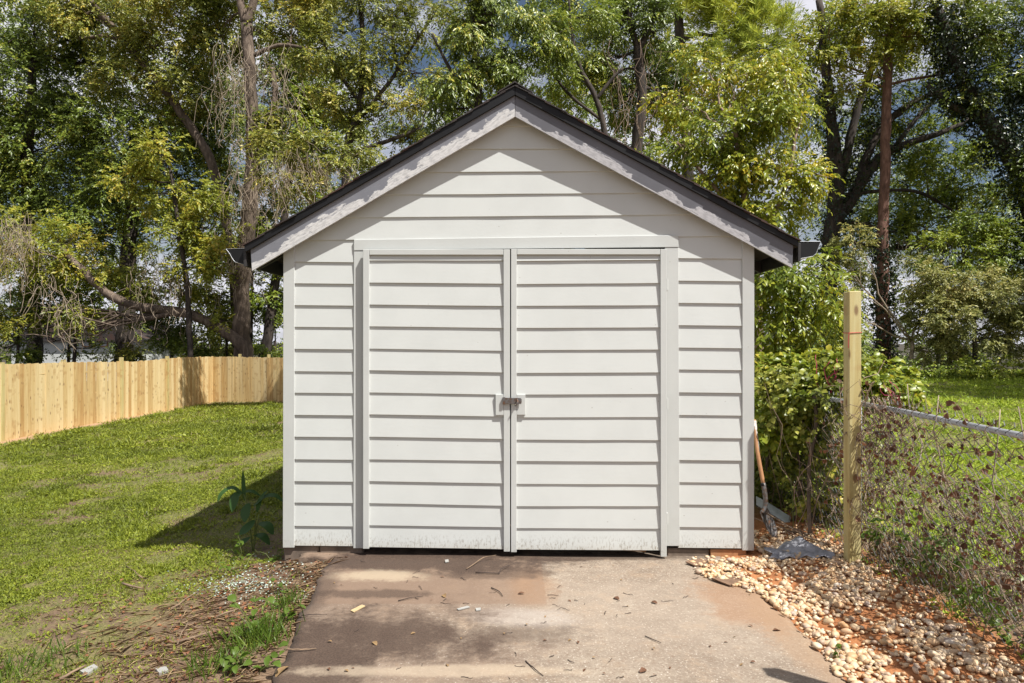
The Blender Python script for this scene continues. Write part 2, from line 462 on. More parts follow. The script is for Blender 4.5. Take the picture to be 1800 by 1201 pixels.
def slab_mat():
    n = NT('old_concrete')
    big = n.noise(1.6, 5, .6); mid = n.noise(9, 6, .68); fine = n.noise(95, 3, .7); vor = n.voro(85)
    c = n.ramp(n.math('ADD', n.math('MULTIPLY', mid, .55), n.math('MULTIPLY', big, .45)), [(.36, (.165, .123, .088)), (.5, (.235, .185, .138)), (.64, (.305, .25, .19))])
    mott = n.noise(34, 4, .75); mott2 = n.noise(62, 3, .7)
    c = n.mix(n.math('MULTIPLY', n.rng(mott, .50, .66), .75), c, (.185, .125, .085))
    c = n.mix(n.math('MULTIPLY', n.rng(mott2, .53, .66), .7), c, (.44, .375, .30))
    c = n.mix(n.math('MULTIPLY', n.rng(fine, .52, .70), .55), c, (.16, .11, .075))
    c = n.mix(n.math('MULTIPLY', n.rng(n.voro(30), .13, .06), .7), c, (.10, .068, .048))
    c = n.mix(n.math('MULTIPLY', n.rng(n.voro(24, v=n.vec((1.1, .9, 1))), .13, .07), .6), c, (.66, .60, .52))
    x, y, z = n.sep()
    # rusty mottling
    c = n.mix(n.math('MULTIPLY', n.rng(n.noise(4.5, 5, .7), .50, .68), .32), c, (.29, .185, .105))
    # an older pour, browner, with a straight joint
    old = n.math('MULTIPLY', n.rng(x, .232, .218), n.rng(y, 4.415, 4.435))
    c = n.mix(n.math('MULTIPLY', old, .7), c, (.20, .128, .083))
    nz = n.math('ADD', n.math('MULTIPLY', n.noise(2.3, 6, .7), .55), n.math('ADD', n.math('MULTIPLY', mid, .3), n.math('MULTIPLY', mott, .15)))
    def stain(cx, cy, rx, ry, col, a, amt=2.0, soft=.38):
        nonlocal c
        c = n.mix(n.math('MULTIPLY', n.math('MULTIPLY', n.ell(cx, cy, rx, ry, nz, amt, soft), n.rng(mott, .75, .5, .82, 1.0)), a), c, col)
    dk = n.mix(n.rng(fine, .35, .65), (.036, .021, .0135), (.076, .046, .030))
    stain(.9, 4.3, .8, .6, (.38, .31, .24), .3)
    stain(.05, 4.2, .30, .15, (.44, .40, .36), .4)
    stain(.14, 4.72, .16, .34, (.26, .14, .068), .4)
    stain(1.52, 4.5, .26, .50, (.27, .13, .055), .5)
    stain(1.64, 3.9, .14, .8, (.30, .19, .11), .5)
    stain(-1.0, 4.15, .95, 1.5, (.165, .108, .074), .62, 2.2, .6)
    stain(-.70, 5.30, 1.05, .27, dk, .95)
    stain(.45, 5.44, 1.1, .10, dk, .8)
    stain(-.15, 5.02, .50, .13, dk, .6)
    stain(-.95, 4.60, .45, .07, dk, .7)
    stain(-.75, 3.95, .52, .36, dk, .88, 2.6, .55)
    stain(-1.12, 3.55, .42, .62, dk, .85)
    stain(-.10, 3.98, .46, .14, dk, .5, 2.6, .5)
    stain(-1.34, 4.5, .13, .9, dk, .6)
    stain(-1.0, 4.95, .36, .11, (.42, .34, .235), .6)
    stain(-.3, 3.52, .7, .06, (.42, .335, .24), .55)
    # hairline cracks
    cr = n.voro(1.1, v=n.vec((1, 1, 1)), feature='DISTANCE_TO_EDGE')
    wob_ = n.math('ADD', cr, n.math('MULTIPLY', n.math('SUBTRACT', mott, .5), .03))
    c = n.mix(n.math('MULTIPLY', n.math('MULTIPLY', n.rng(n.math('ABSOLUTE', wob_), .007, .002), n.rng(big, .50, .56)), .0), c, (.08, .055, .04))
    n.set(Base_Color=c, Roughness=.92)
    n.bump(n.math('ADD', n.math('MULTIPLY', fine, .5), mid), .5, .008)
    return n.m
M['slab'] = slab_mat()

def build_slab():
    # uneven broken edges, slightly rolling top
    ys = np.arange(1.6, 10.6, .05)
    le = -1.19 - (ys - 3.39) * .132
    le = np.where(ys > 5.44, -1.72, le) + (vnoise(ys, ys * 0, 9, 3) - .5) * .05 + (vnoise(ys, ys * 0, 31, 4) - .5) * .02
    re = np.where(ys > 5.44, 1.72, 1.70) + (vnoise(ys, ys * 0, 7, 5) - .5) * .06 + (vnoise(ys, ys * 0, 27, 6) - .5) * .02
    nx = 60
    t = np.linspace(0, 1, nx)
    X = le[:, None] * (1 - t) + re[:, None] * t
    Y = np.repeat(ys[:, None], nx, 1)
    edge = np.minimum(t, 1 - t)[None, :] * 3.0
    Z = (vnoise(X, Y, 2, 7) - .5) * .006 - .016 * smooth(5.2, 5.38, Y) - .012 * (1 - smooth(0, .05, edge))
    top = np.stack([X, Y, Z], -1).reshape(-1, 3)
    bot = top - np.array([0, 0, .13])
    N = len(top); ny = len(ys)
    i = np.arange((ny - 1) * (nx - 1)); r, c = i // (nx - 1), i % (nx - 1)
    a = r * nx + c
    F = np.stack([a, a + 1, a + nx + 1, a + nx], 1)
    s1 = np.array([[k * nx, (k + 1) * nx, (k + 1) * nx + N, k * nx + N] for k in range(ny - 1)])
    s2 = np.array([[k * nx + nx - 1 + N, (k + 1) * nx + nx - 1 + N, (k + 1) * nx + nx - 1, k * nx + nx - 1] for k in range(ny - 1)])
    tag(obj('concrete_slab', np_mesh('concrete_slab', np.concatenate([top, bot]), [F, s1, s2], True), M['slab']), kind='structure')
build_slab()

# ------------------------------------------------------------------ shed
TH = math.radians(1.7)
shed = empty('shed', (0, D0, 0), -TH)
tag(shed, 'white clapboard shed with gabled roof and closed double doors', 'shed')
SN, CS = math.sin(TH), math.cos(TH)

def W(px, py, off=0.0):
    """(u, z) on the shed's front plane, off metres in front of the wall"""
    a, c = (px - 900) / FPX, -(py - 600.5) / FPX
    t = (D0 * CS - off) / (a * SN + CS)
    return (a * t * CS - (t - D0) * SN, CAM_H + c * t)

def lap(parent, xl, xr, tl, tr, bl, br, off=0.0, mat='siding', xlt=None, xrt=None, j=.0):
    """one clapboard: bottom edge proud, top tucked under the next"""
    j = R.uniform(-j, j)
    f_b, f_t = off + .0150 + R.uniform(-.0012, .0012), off + .0025
    b0, b1 = W(xl, bl + j, f_b), W(xr, br + j, f_b)
    t0, t1 = W(xlt if xlt is not None else xl, tl - 1.6, f_t), W(xrt if xrt is not None else xr, tr - 1.6, f_t)
    back = off - .012
    m = MB(); n = max(1, int(abs(b1[0] - b0[0]) / .28)); V, F = [], []
    for i in range(n + 1):
        t = i / n; e = 0 if i in (0, n) else 1
        db, dz = e * R.gauss(0, .0007), e * R.gauss(0, .0005)
        lo = (b0[0] + (b1[0] - b0[0]) * t, b0[1] + (b1[1] - b0[1]) * t + dz); hi = (t0[0] + (t1[0] - t0[0]) * t, t0[1] + (t1[1] - t0[1]) * t)
        V += [(lo[0], -f_b - db, lo[1]), (lo[0], -back, lo[1]), (hi[0], -back, hi[1]), (hi[0], -f_t, hi[1])]
    for i in range(n):
        k = i * 4
        for q in range(4): F.append((k + q, k + (q + 1) % 4, k + 4 + (q + 1) % 4, k + 4 + q))
    F += [(3, 2, 1, 0), (n * 4, n * 4 + 1, n * 4 + 2, n * 4 + 3)]
    m.v, m.f = V, [f[::-1] for f in F]
    return obj('siding_board', m, M[mat], parent, bevel=.0012)

def flat(name, pts, off, thick, mat, parent=shed, bevel=.002):
    """flat board cut to the polygon pts (photo pixels at its face)"""
    poly = [W(x, y, off) for x, y in pts]
    m = MB(); m.prism(poly, -off, -off + thick)
    return obj(name, m, M[mat], parent, bevel=bevel)

RL = lambda y: 443 + (475 - y) / (270 / 462)         # under-edge of the left rake
RR = lambda y: 1393 - (470 - y) / (265 / 488)
gl = [186, 222, 262, 303, 343, 383, 423]
gr = [186, 222, 262, 301, 339, 377, 415]
for k in range(6):
    lap(shed, RL(gl[k + 1] + 16), RR(gr[k + 1] + 16), gl[k], gr[k], gl[k + 1], gr[k + 1],
        xlt=RL(gl[k] + 16), xrt=RR(gr[k] + 16))
ll = [423, 460, 498, 537, 575, 614, 653, 691, 730, 768, 808, 846, 884, 925, 959]
for k in range(14):
    lap(shed, 516, 623, ll[k], ll[k] + 1, ll[k + 1], ll[k + 1] + 1, mat='siding_low' if k > 11 else 'siding', j=.4)
rl = [415, 454, 494, 533, 572, 611, 650, 690, 730, 770, 809, 848, 887, 927, 963]
for k in range(14):
    lap(shed, 1192, 1306, rl[k], rl[k] + 1, rl[k + 1], rl[k + 1] + 1.3, mat='siding_low' if k > 11 else 'siding', j=.4)
flat('corner_board', [(497, 963), (517, 963), (517.5, 425), (498, 436)], .022, .03, 'trim')
flat('corner_board', [(1305, 968), (1325.5, 968), (1326, 424), (1305, 412)], .022, .03, 'trim')
# door surround
flat('door_head', [(622, 440.5), (1193, 434.5), (1192, 413.5), (622, 421.5)], .026, .03, 'trim')
flat('door_jamb', [(621, 964), (639, 964), (639, 441), (622, 441)], .022, .03, 'trim')
flat('door_jamb', [(1171, 960), (1195, 960), (1192.5, 435), (1169, 435)], .022, .03, 'trim')

def door(xa, xb, yl, yr, stl, str_, top, botl, botr, hinge_side):
    """one door leaf: framed clapboard panel"""
    zc = W((xa + xb) / 2, 965, .045)
    d = empty('door', (0, 0, 0)); d.parent = shed
    flat('stile', [(xa, botl), (stl, botl), (stl + .3, top), (xa, top)], .078, .034, 'trim', d)
    flat('stile', [(str_, botr), (xb, botr), (xb, top), (str_ - .5, top)], .078, .034, 'trim', d)
    flat('top_rail', [(stl + .8, top + 9.5), (str_ - 1, top + 9.5), (str_ - 1, top), (stl + .8, top)], .0775, .033, 'trim', d)
    for k in range(len(yl) - 1):
        lap(d, stl - 1, str_ + 1, yl[k], yr[k], yl[k + 1], yr[k + 1], off=.049, mat='siding_low' if k > 10 else 'siding', j=.3)
    return d
dl = door(638, 896.3, [447, 458, 497, 535.5, 574, 613, 651, 690, 729, 768, 808, 846, 885, 924, 962],
          [447, 458, 499, 538, 577, 617, 655, 694, 733, 772, 811, 850, 889.5, 927.5, 966], 648.5, 885.5, 438.5, 965, 970, 'l')
dr = door(898.2, 1172, [447, 459, 500, 538, 577, 616, 656, 694, 734, 773, 811, 851, 890, 929, 966],
          [447, 457, 498, 537, 576, 615, 655, 693, 733.5, 774, 812, 852, 890, 930, 967.5], 908, 1161.5, 438, 971, 979, 'r')
# lock blocks and hasp
flat('lock_block', [(871, 730), (885, 730), (885, 693.5), (871, 693.5)], .0775, .022, 'trim', dl)
flat('lock_block', [(908.4, 729.5), (923.5, 729.5), (923.5, 693.5), (908.4, 693.5)], .0775, .022, 'trim', dr)
hasp = flat('hasp', [(886, 710.2), (916, 710.5), (917, 707), (917, 702), (915, 699.8), (886, 699.5)], .098, .005, 'rust', dl, .001)
flat('hinge_plate', [(883.5, 711.2), (888, 711.2), (888, 698.5), (883.5, 698.5)], .100, .02, 'rust', hasp, .001)
m = MB()
u, z = W(909.5, 705, .112)
m.tube([(u, -.08, z + .012), (u, -.105, z + .012), (u, -.116, z + .004), (u, -.116, z - .006), (u, -.105, z - .014), (u, -.08, z - .014)], .0042, 8)
obj('staple', m, M['rust'], dr, sm=True)
m = MB()
u, z = W(905, 711, .112)
m.tube([(u + .026, -.118, z + .03), (u + .018, -.119, z + .008), (u + .004, -.120, z - .012)], [.0055, .006, .0045], 7)
obj('locking_pin', m, M['rust'], dr, sm=True)
for y in (500, 710, 912):
    m = MB(); u, z = W(1172.8, y, .06)
    m.tube([(u, -.062, z - .045), (u, -.062, z + .045)], .0065, 8)
    m.box(u + .002, u + .012, -.030, -.0215, z - .04, z + .04)
    obj('hinge', m, M['trim'], dr)
# rake boards with UV running along and across the board
def rake(pts, mat):
    o = flat('rake_board', pts, .10, .022, mat, shed, 0)
    p0, p1 = [Vector(W(*pts[i], .10)) for i in (0, 1)]
    ax = (p1 - p0).normalized(); ay = Vector((-ax.y, ax.x))
    uvl = o.data.uv_layers.new(name='UVMap')
    for l in o.data.loops:
        c = o.data.vertices[l.vertex_index].co
        q = Vector((c.x, c.z)) - p0
        uvl.data[l.index].uv = (q.dot(ax), q.dot(ay))
    return o
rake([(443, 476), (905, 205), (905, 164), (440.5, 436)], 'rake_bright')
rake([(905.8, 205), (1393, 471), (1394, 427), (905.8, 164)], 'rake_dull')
flat('drip_edge', [(431, 443), (440, 438), (905, 167), (905, 151), (429, 431)], .122, .022, 'black_metal')
flat('drip_edge', [(905.5, 151), (905.5, 167), (1394, 430), (1404, 434), (1404, 423.5)], .122, .022, 'black_metal')
flat('soffit_strip', [(455, 451), (905, 187), (905, 175), (455, 439)], .077, .077, 'trim', bevel=0)
flat('soffit_strip', [(905, 187), (1380, 446), (1380, 434), (905, 175)], .077, .077, 'trim', bevel=0)
DEPTH = 5.0
def roof():
    r0 = W(905, 151, .12)
    root = None
    for sgn, e in ((-1, W(430, 432, .12)), (1, W(1403.5, 424, .12))):
        du, dz = e[0] - r0[0], e[1] - r0[1]
        L = math.hypot(du, dz); a = (du / L, dz / L); nrm = (-a[1] * sgn * 1.0, abs(a[0]))
        m = MB()
        poly = [r0, (r0[0], r0[1] - .05), (e[0], e[1] - .045), e]
        if sgn > 0: poly = poly[::-1]
        m.prism(poly if sgn < 0 else poly, -.10, DEPTH + .1)
        rf = obj('roof', m, M['dark'], shed)
        k, ex = 0, .148
        s = L + .012
        while s > 0:
            s0, s1 = s, max(s - ex - .05, -.0)
            lift0, lift1 = .013, .003
            p0 = (r0[0] + a[0] * s0 + nrm[0] * lift0, r0[1] + a[1] * s0 + nrm[1] * lift0)
            p1 = (r0[0] + a[0] * s1 + nrm[0] * lift1, r0[1] + a[1] * s1 + nrm[1] * lift1)
            q0 = (p0[0] - nrm[0] * .008, p0[1] - nrm[1] * .008); q1 = (p1[0] - nrm[0] * .008, p1[1] - nrm[1] * .008)
            fr = -.128 - R.uniform(0, .014)
            b = MB(); poly = [p0, p1, q1, q0] if sgn > 0 else [p0, q0, q1, p1]
            b.prism(poly, fr, DEPTH + .12)
            obj('shingle', b, M['shingle'], rf)
            s -= ex; k += 1
        if sgn > 0:
            b = MB(); nn = 14
            for i in range(nn):
                n0 = -.135 + i * (DEPTH + .25) / nn; n1 = n0 + (DEPTH + .25) / nn + .03
                b.prism([(r0[0] - .14, r0[1] - .062), (r0[0], r0[1] + .022), (r0[0] + .14, r0[1] - .062), (r0[0] + .14, r0[1] - .052), (r0[0], r0[1] + .034), (r0[0] - .14, r0[1] - .052)], n0, n1)
            obj('ridge_cap', b, M['shingle'], rf)
    # eave boards, rafter tails, gutters
    for sgn in (-1, 1):
        ue = W(432, 440, .05)[0] if sgn < 0 else W(1404, 430, .05)[0]
        zt = W(432, 436, .05)[1] if sgn < 0 else W(1404, 426, .05)[1]
        uw = W(498, 700, 0)[0] if sgn < 0 else W(1325, 700, 0)[0]
        x0, x1 = sorted((ue, ue - sgn * .022))
        m = MB(); m.box(x0, x1, -.095, DEPTH + .05, zt - .155, zt - .012)
        obj('eave_board', m, M['black_wood'], shed, bevel=.002)
        for i in range(8):
            n0 = .10 + i * .66
            za = zt - .075
            zb = za + abs(uw - ue) * .57
            m = MB()
            xa, xb = (ue - sgn * .024), uw
            poly = [(xa, za - .09), (xb, zb - .11), (xb, zb), (xa, za)]
            if sgn > 0: poly = poly[::-1]
            m.prism(poly, n0, n0 + .04)
            obj('rafter_tail', m, M['black_wood'], shed)
        # gutter shell
        P = [(430, 437), (430.5, 466), (414, 461), (409, 455), (405, 447), (398, 438)] if sgn < 0 else \
            [(1406, 425), (1406, 455), (1428, 451), (1434, 446), (1437, 438), (1442, 425)]
        P = [W(x, y, .05) for x, y in P]
        g = None
        prof = [P[0], P[1]]
        def shell(pp, t=.004):
            b = MB()
            for a, c in zip(pp[:-1], pp[1:]):
                d = Vector((c[0] - a[0], c[1] - a[1])).normalized(); nn = Vector((-d.y, d.x)) * t
                poly = [a, c, (c[0] + nn.x, c[1] + nn.y), (a[0] + nn.x, a[1] + nn.y)]
                b.prism(poly, -.05, DEPTH + .1)
            return b
        g = obj('gutter', shell(P[2:]), M['black_metal'], shed)
        obj('back_flange', shell(P[:2]), M['black_metal'], g)
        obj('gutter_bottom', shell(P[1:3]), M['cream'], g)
        cp = MB(); poly = P if sgn < 0 else P[::-1]
        cp.prism(poly, -.056, -.0505)
        obj('end_cap', cp, M['black_metal'], g)
        lip = MB()
        lip.tube([(P[i][0], -.058, P[i][1]) for i in range(1, 6)], .0022, 5)
        lip.tube([(P[0][0], -.058, P[0][1]), (P[5][0], -.058, P[5][1])], .0015, 5)
        obj('cap_rim', lip, M['galv'], g)
roof()
# side walls, back wall, foundation, sill
uL, uR = W(498, 700, 0)[0], W(1325, 700, 0)[0]
for sgn, uu, y0 in ((-1, uL, 470), (1, uR, 466)):
    ztop = W(498, 440, 0)[1]
    zs = np.linspace(.05, ztop, 15)
    for k in range(14):
        m = MB(); o0, o1 = .004, .010
        xs = sorted((uu - sgn * .02, uu + sgn * .006))
        m.box(xs[0], xs[1], .016, DEPTH - .02, zs[k] + (.001 if k else 0), zs[k + 1] + .0)
        obj('siding_board', m, M['siding_low' if k < 2 else 'siding'], shed)
m = MB(); m.prism([(uL, .04), (uR, .04), (uR, 2.35), (.02, 3.45), (uL, 2.35)], DEPTH - .019, DEPTH + .01)
obj('back_wall', m, M['siding'], shed)
for x0, x1, h in ((498, 560, .03), (561, 639, .035), (1172, 1248, .03)):
    m = MB(); a, b = W(x0, 980)[0], W(x1, 980)[0]
    m.box(a, b - .004, .004, .16, -.10, .044)
    obj('foundation_stone', m, M['concrete_block'], shed, bevel=.012)
m = MB(); a, b = W(1249, 968)[0], W(1312, 968)[0]
m.box(a, b, .0, .09, -.03, .040)
obj('sill_plate', m, M['handle'], shed, bevel=.003)
# something stored inside, seen through the gap under the doors
m = MB()
u0 = W(1060, 975)[0]
m.hexa([(u0, .10, .006), (u0 + .34, .02, .0055), (u0 + .36, .075, .0055), (u0 + .02, .16, .006), (u0, .10, .024), (u0 + .34, .02, .024), (u0 + .36, .075, .024), (u0 + .02, .16, .024)])
t = obj('plank', m, M['handle'], None, bevel=.002); t.location = (0, D0, 0); t.rotation_euler = (0, 0, -TH)
tag(t, 'thin brown board lying on the floor under the right shed door', 'board')
m = MB(); c = W(755, 970)
for i in range(1):
    m.tube([(c[0], .30, .004), (c[0], .30, .03), (c[0], .30, .05)], [.09, .15, .16], 20)
t = obj('basin', m, M['siding'], None, sm=True); t.location = (0, D0, 0); t.rotation_euler = (0, 0, -TH)
tag(t, 'pale round basin seen in the gap under the left shed door', 'basin')

# ------------------------------------------------------------------ wooden fence
def fence():
    root = empty('wooden_fence', (-11.95, 15.9, -.66))
    tag(root, 'new pine privacy fence with a corner along the back of the lawn', 'fence')
    base = Vector(root.location)
    line = [(-12.1, 13.4), (-11.95, 15.9), (-12.02, 18), (-12.0, 20.7), (-11.85, 22.2), (-11.72, 24.1), (-11.65, 26.6), (-8.6, 25.6), (-4.5, 24.3), (-1.0, 23.2)]
    zg = [-.64, -.66, -.685, -.745, -.75, -.69, -.72, -.735, -.74, -.72]
    P = [Vector((x, y, z)) for (x, y), z in zip(line, zg)]
    meshes = []
    for k in range(5):
        m = MB(); h = 1.83; w = .068
        m.hexa([(-w, -.008, 0), (w, -.008, 0), (w, .008, 0), (-w, .008, 0), (-w + R.uniform(0, .002), -.008, h), (w, -.008, h + R.uniform(-.006, .006)), (w, .008, h), (-w, .008, h)])
        me = m.mesh('picket'); me.materials.append(M['picket']); meshes.append(me)
    i, posts = 0, []
    for a, b in zip(P[:-1], P[1:]):
        L = (b - a).to_2d().length; d = (b - a)
        an = math.atan2(d.y, d.x)
        n = max(1, round(L / .141))
        for k in range(n):
            p = a + d * ((k + .5) / n)
            o = obj('picket', R.choice(meshes), None, root)
            o.location = p - base + Vector((R.uniform(-.004, .004), R.uniform(-.004, .004), R.uniform(-.012, .012)))
            o.rotation_euler = (R.gauss(0, .004), R.gauss(0, .004), an + R.gauss(0, .025))
            o.scale = (1, 1, 1 + R.uniform(-.006, .006))
        nrm = Vector((d.y, -d.x, 0)).normalized()
        if nrm.x > 0 and nrm.y < 0.5: nrm = -nrm
        if abs(d.x) > abs(d.y) and nrm.y < 0: nrm = -nrm
        for h in (.28, .95, 1.55):
            m = MB(); q0, q1 = a - base + nrm * .03, b - base + nrm * .03
            q0.z += h; q1.z += h
            m.tube([q0, q1], .032, 4)
            obj('rail', m, M['picket'], root)
    for px, Y in ((118, 18.4), (219, 20.9), (299, 23.3), (10, 16.0), (471, 25.75), (420, 26.35)):
        x = (px - 900) / FPX * Y
        m = MB(); m.box(-.045, .045, -.045, .045, 0, 1.83 + R.uniform(.06, .11))
        back = Vector((-.10, 0.0, 0)) if px < 380 else Vector((0, .10, 0))
        o = obj('fence_post', m, M['post'], root, Vector((x, Y, -.72)) - base + back)
fence()

# ------------------------------------------------------------------ timber posts
def timber_post(x, y, zb, zt, label, rz=0.0):
    root = empty('timber_post', (x, y, zb), rz)
    tag(root, label, 'post', 'timber posts beside the gravel')
    m = MB(); w = .0445
    m.hexa([(-w, -w, -.08), (w, -w, -.08), (w, w, -.08), (-w, w, -.08), (-w, -w, zt - zb), (w, -w, zt - zb + .004), (w, w, zt - zb), (-w, w, zt - zb - .003)])
    obj('shaft', m, M['post'], root, bevel=.004)
    return root
timber_post(2.497, 5.01, .06, 2.065, 'tall bare square timber post with red twine standing in the gravel')
timber_post(2.36, 2.72, .06, 2.04, 'timber post whose shadow falls on the corner of the slab')
m = MB(); w = .0475
zt = CAM_H - (585.5 - 600.5) / FPX * 4.965
m.tube([(2.497 - w, 5.01 - w, zt), (2.497 + w, 5.01 - w, zt + .004), (2.497 + w, 5.01 + w, zt + .006), (2.497 - w, 5.01 + w, zt + .002), (2.497 - w, 5.01 - w, zt - .001)], .0022, 5)
m.tube([(2.497 - w, 5.01 - w, zt), (2.497 - w - .002, 5.01 - w + .006, zt - .05), (2.497 - w, 5.01 - w + .01, zt - .11)], .002, 5)
tag(obj('twine', m, M['red_twine']), 'red twine tied round the tall timber post', 'twine')

# ------------------------------------------------------------------ chain-link fence
FX = 2.62
def chain_link():
    root = empty('chain_link_fence', (FX, 4.0, .1))
    tag(root, 'sagging grey chain-link fence with vines beside the gravel', 'fence')
    b = Vector(root.location)
    y0, y1, zr = 2.2, 9.0, 1.225
    sag = lambda y: -.012 * math.sin((y - 2.2) * 1.7) - .004 * (y - 4)
    m = MB(); ys = np.linspace(y0, y1, 24)
    m.tube([(0.0 + .012 * math.sin(y * 1.3), y - b.y, zr + sag(y) - b.z) for y in ys], .0185, 10)
    obj('top_rail', m, M['galv'], root, sm=True)
    for y in (5.22, 2.5, 7.9):
        m = MB(); m.tube([(.03, y - b.y, -.1), (.03, y - b.y, zr - b.z + .02), (.03, y - b.y, zr - b.z + .035)], [.024, .024, .012], 10)
        obj('line_post', m, M['galv'], root, sm=True)
    # woven zigzag wires
    m = MB(); pitch, half = .078, .039
    nw = int((y1 - y0) / pitch)
    for i in range(nw):
        yc = y0 + i * pitch
        nseg = 30; pts = []
        for k in range(nseg + 1):
            z = .07 + k * half * 1.0
            side = 1 if (k % 2) else -1
            y = yc + side * half * .97
            wob = .012 * math.sin(y * 2.1 + z * 3.0) + .02 * math.sin(y * 1.1)
            pts.append((-.02 + side * .003 + wob, y - b.y + .006 * math.sin(z * 9 + i), z + sag(y) - b.z + .03))
        top = pts[-1]
        pts.append((top[0] + .004, top[1] + .014, top[2] + .022))
        m.tube(pts, .0030, 4, False)
    o = obj('wire_mesh', m, M['wire'], root); o['kind'] = 'stuff'
chain_link()

# ------------------------------------------------------------------ leaves
def unit(a):
    return a / np.maximum(np.linalg.norm(a, axis=-1, keepdims=True), 1e-9)

def leaf_mesh(name, P, D, Nn, L, Wd, fold=.18, hexa=False):
    """P base, D direction, Nn normal; L, Wd arrays"""
    D = unit(D); S = unit(np.cross(D, Nn)); Nn = np.cross(S, D)
    L = np.broadcast_to(np.asarray(L, float), (len(P),))[:, None]; Wd = np.broadcast_to(np.asarray(Wd, float), (len(P),))[:, None]
    n = len(P); i = np.arange(n)[:, None]
    if not hexa:
        a = P; b = P + D * L * .45 + S * Wd * .5 + Nn * Wd * fold; c = P + D * L - Nn * L * .12; d = P + D * L * .45 - S * Wd * .5 + Nn * Wd * fold
        V = np.stack([a, b, c, d], 1).reshape(-1, 3)
        F = np.concatenate([i * 4 + np.array([[0, 1, 2]]), i * 4 + np.array([[0, 2, 3]])])
        return np_mesh(name, V, [F])
    a = P; m1 = P + D * L * .5
    b = P + D * L * .25 + S * Wd * .42 + Nn * Wd * fold; c = P + D * L * .62 + S * Wd * .5 + Nn * Wd * fold * .9 - Nn * L * .03
    d = P + D * L - Nn * L * .16
    e = P + D * L * .62 - S * Wd * .5 + Nn * Wd * fold * .9 - Nn * L * .03; f = P + D * L * .25 - S * Wd * .42 + Nn * Wd * fold
    V = np.stack([a, b, c, d, e, f, m1], 1).reshape(-1, 3)
    F3 = np.concatenate([i * 7 + np.array([[0, 1, 6]]), i * 7 + np.array([[2, 3, 6]]), i * 7 + np.array([[3, 4, 6]]), i * 7 + np.array([[5, 0, 6]]), i * 7 + np.array([[1, 2, 6]]), i * 7 + np.array([[4, 5, 6]])])
    return np_mesh(name, V, [F3])

def rand_dir(n):
    return unit(RNG.normal(size=(n, 3)))

def spray_points(blobs, n_leaves, clump=(.25, .45), per=9, L=.15, droop=.25, clump_r=(.35, 1.2), twig=None, flat_=.65):
    """leaf bases, directions and normals: crown > clumps > sprays > leaves"""
    area = np.array([b[1][0] * b[1][2] for b in blobs]); share = area / area.sum()
    Ps, Ds, Ns, Ls = [], [], [], []
    for (c, r), sh in zip(blobs, share):
        n = int(n_leaves * sh); ns = max(3, n // per)
        c, r = np.array(c), np.array(r); rm = float(np.mean(r))
        nc = int(np.clip(rm * rm * 9, 7, 90))
        cd = rand_dir(nc) * (RNG.uniform(.25, 1, (nc, 1)) ** .5)
        cc = c + cd * r * .85
        cr = np.clip(rm * RNG.uniform(*clump, nc), *clump_r)
        wts = cr ** 1.6 * RNG.uniform(.4, 1.4, nc); wts /= wts.sum()
        k = RNG.choice(nc, ns, p=wts)
        q = rand_dir(ns) * (RNG.uniform(0, 1, (ns, 1)) ** .45)
        sp = cc[k] + q * cr[k][:, None] * np.array([1, 1, flat_])
        out = unit(sp - c)
        sd = unit(out * .7 + q * .6 + RNG.normal(size=(ns, 3)) * .45 + np.array([0, 0, -droop]))
        sl = L * per * .30 * RNG.uniform(.7, 1.3, ns)
        side = unit(np.cross(sd, np.array([0, 0, 1.0]) + RNG.normal(size=(ns, 3)) * .25))
        t = (np.arange(per) + RNG.uniform(-.3, .3, (ns, per))) / per
        bend = -(t ** 2) * sl[:, None] * .3
        P = sp[:, None, :] + sd[:, None, :] * (t * sl[:, None])[..., None]; P[..., 2] += bend
        sgn = np.where(np.arange(per) % 2, 1.0, -1.0)[None, :, None]
        D = sd[:, None, :] * .75 + side[:, None, :] * sgn * .75 + RNG.normal(size=(ns, per, 3)) * .25 + np.array([0, 0, -droop * .8])
        N = np.array([.22, -.42, .72]) + out[:, None, :] * .35 + RNG.normal(size=(ns, per, 3)) * .45
        Ps.append(P.reshape(-1, 3)); Ds.append(D.reshape(-1, 3)); Ns.append(N.reshape(-1, 3))
        Ls.append((L * RNG.uniform(.6, 1.25, ns)[:, None] * RNG.uniform(.8, 1.15, (ns, per))).ravel())
        if twig is not None:
            for j in range(0, ns, twig[1]):
                twig[0].append((sp[j], sp[j] + sd[j] * sl[j]))
    return np.concatenate(Ps), np.concatenate(Ds), np.concatenate(Ns), np.concatenate(Ls)

def wob(a, b, n, amp):
    a, b = Vector(a), Vector(b); L = (b - a).length
    ph = [R.uniform(0, 6.28) for _ in range(6)]
    out = []
    for i in range(n + 1):
        t = i / n; p = a.lerp(b, t)
        e = amp * L * math.sin(math.pi * t)
        out.append(p + Vector((math.sin(t * 5 + ph[0]) + .5 * math.sin(t * 11 + ph[1]), math.sin(t * 5 + ph[2]), math.sin(t * 6 + ph[3]) + .5 * math.sin(t * 13 + ph[4]))) * e)
    return out

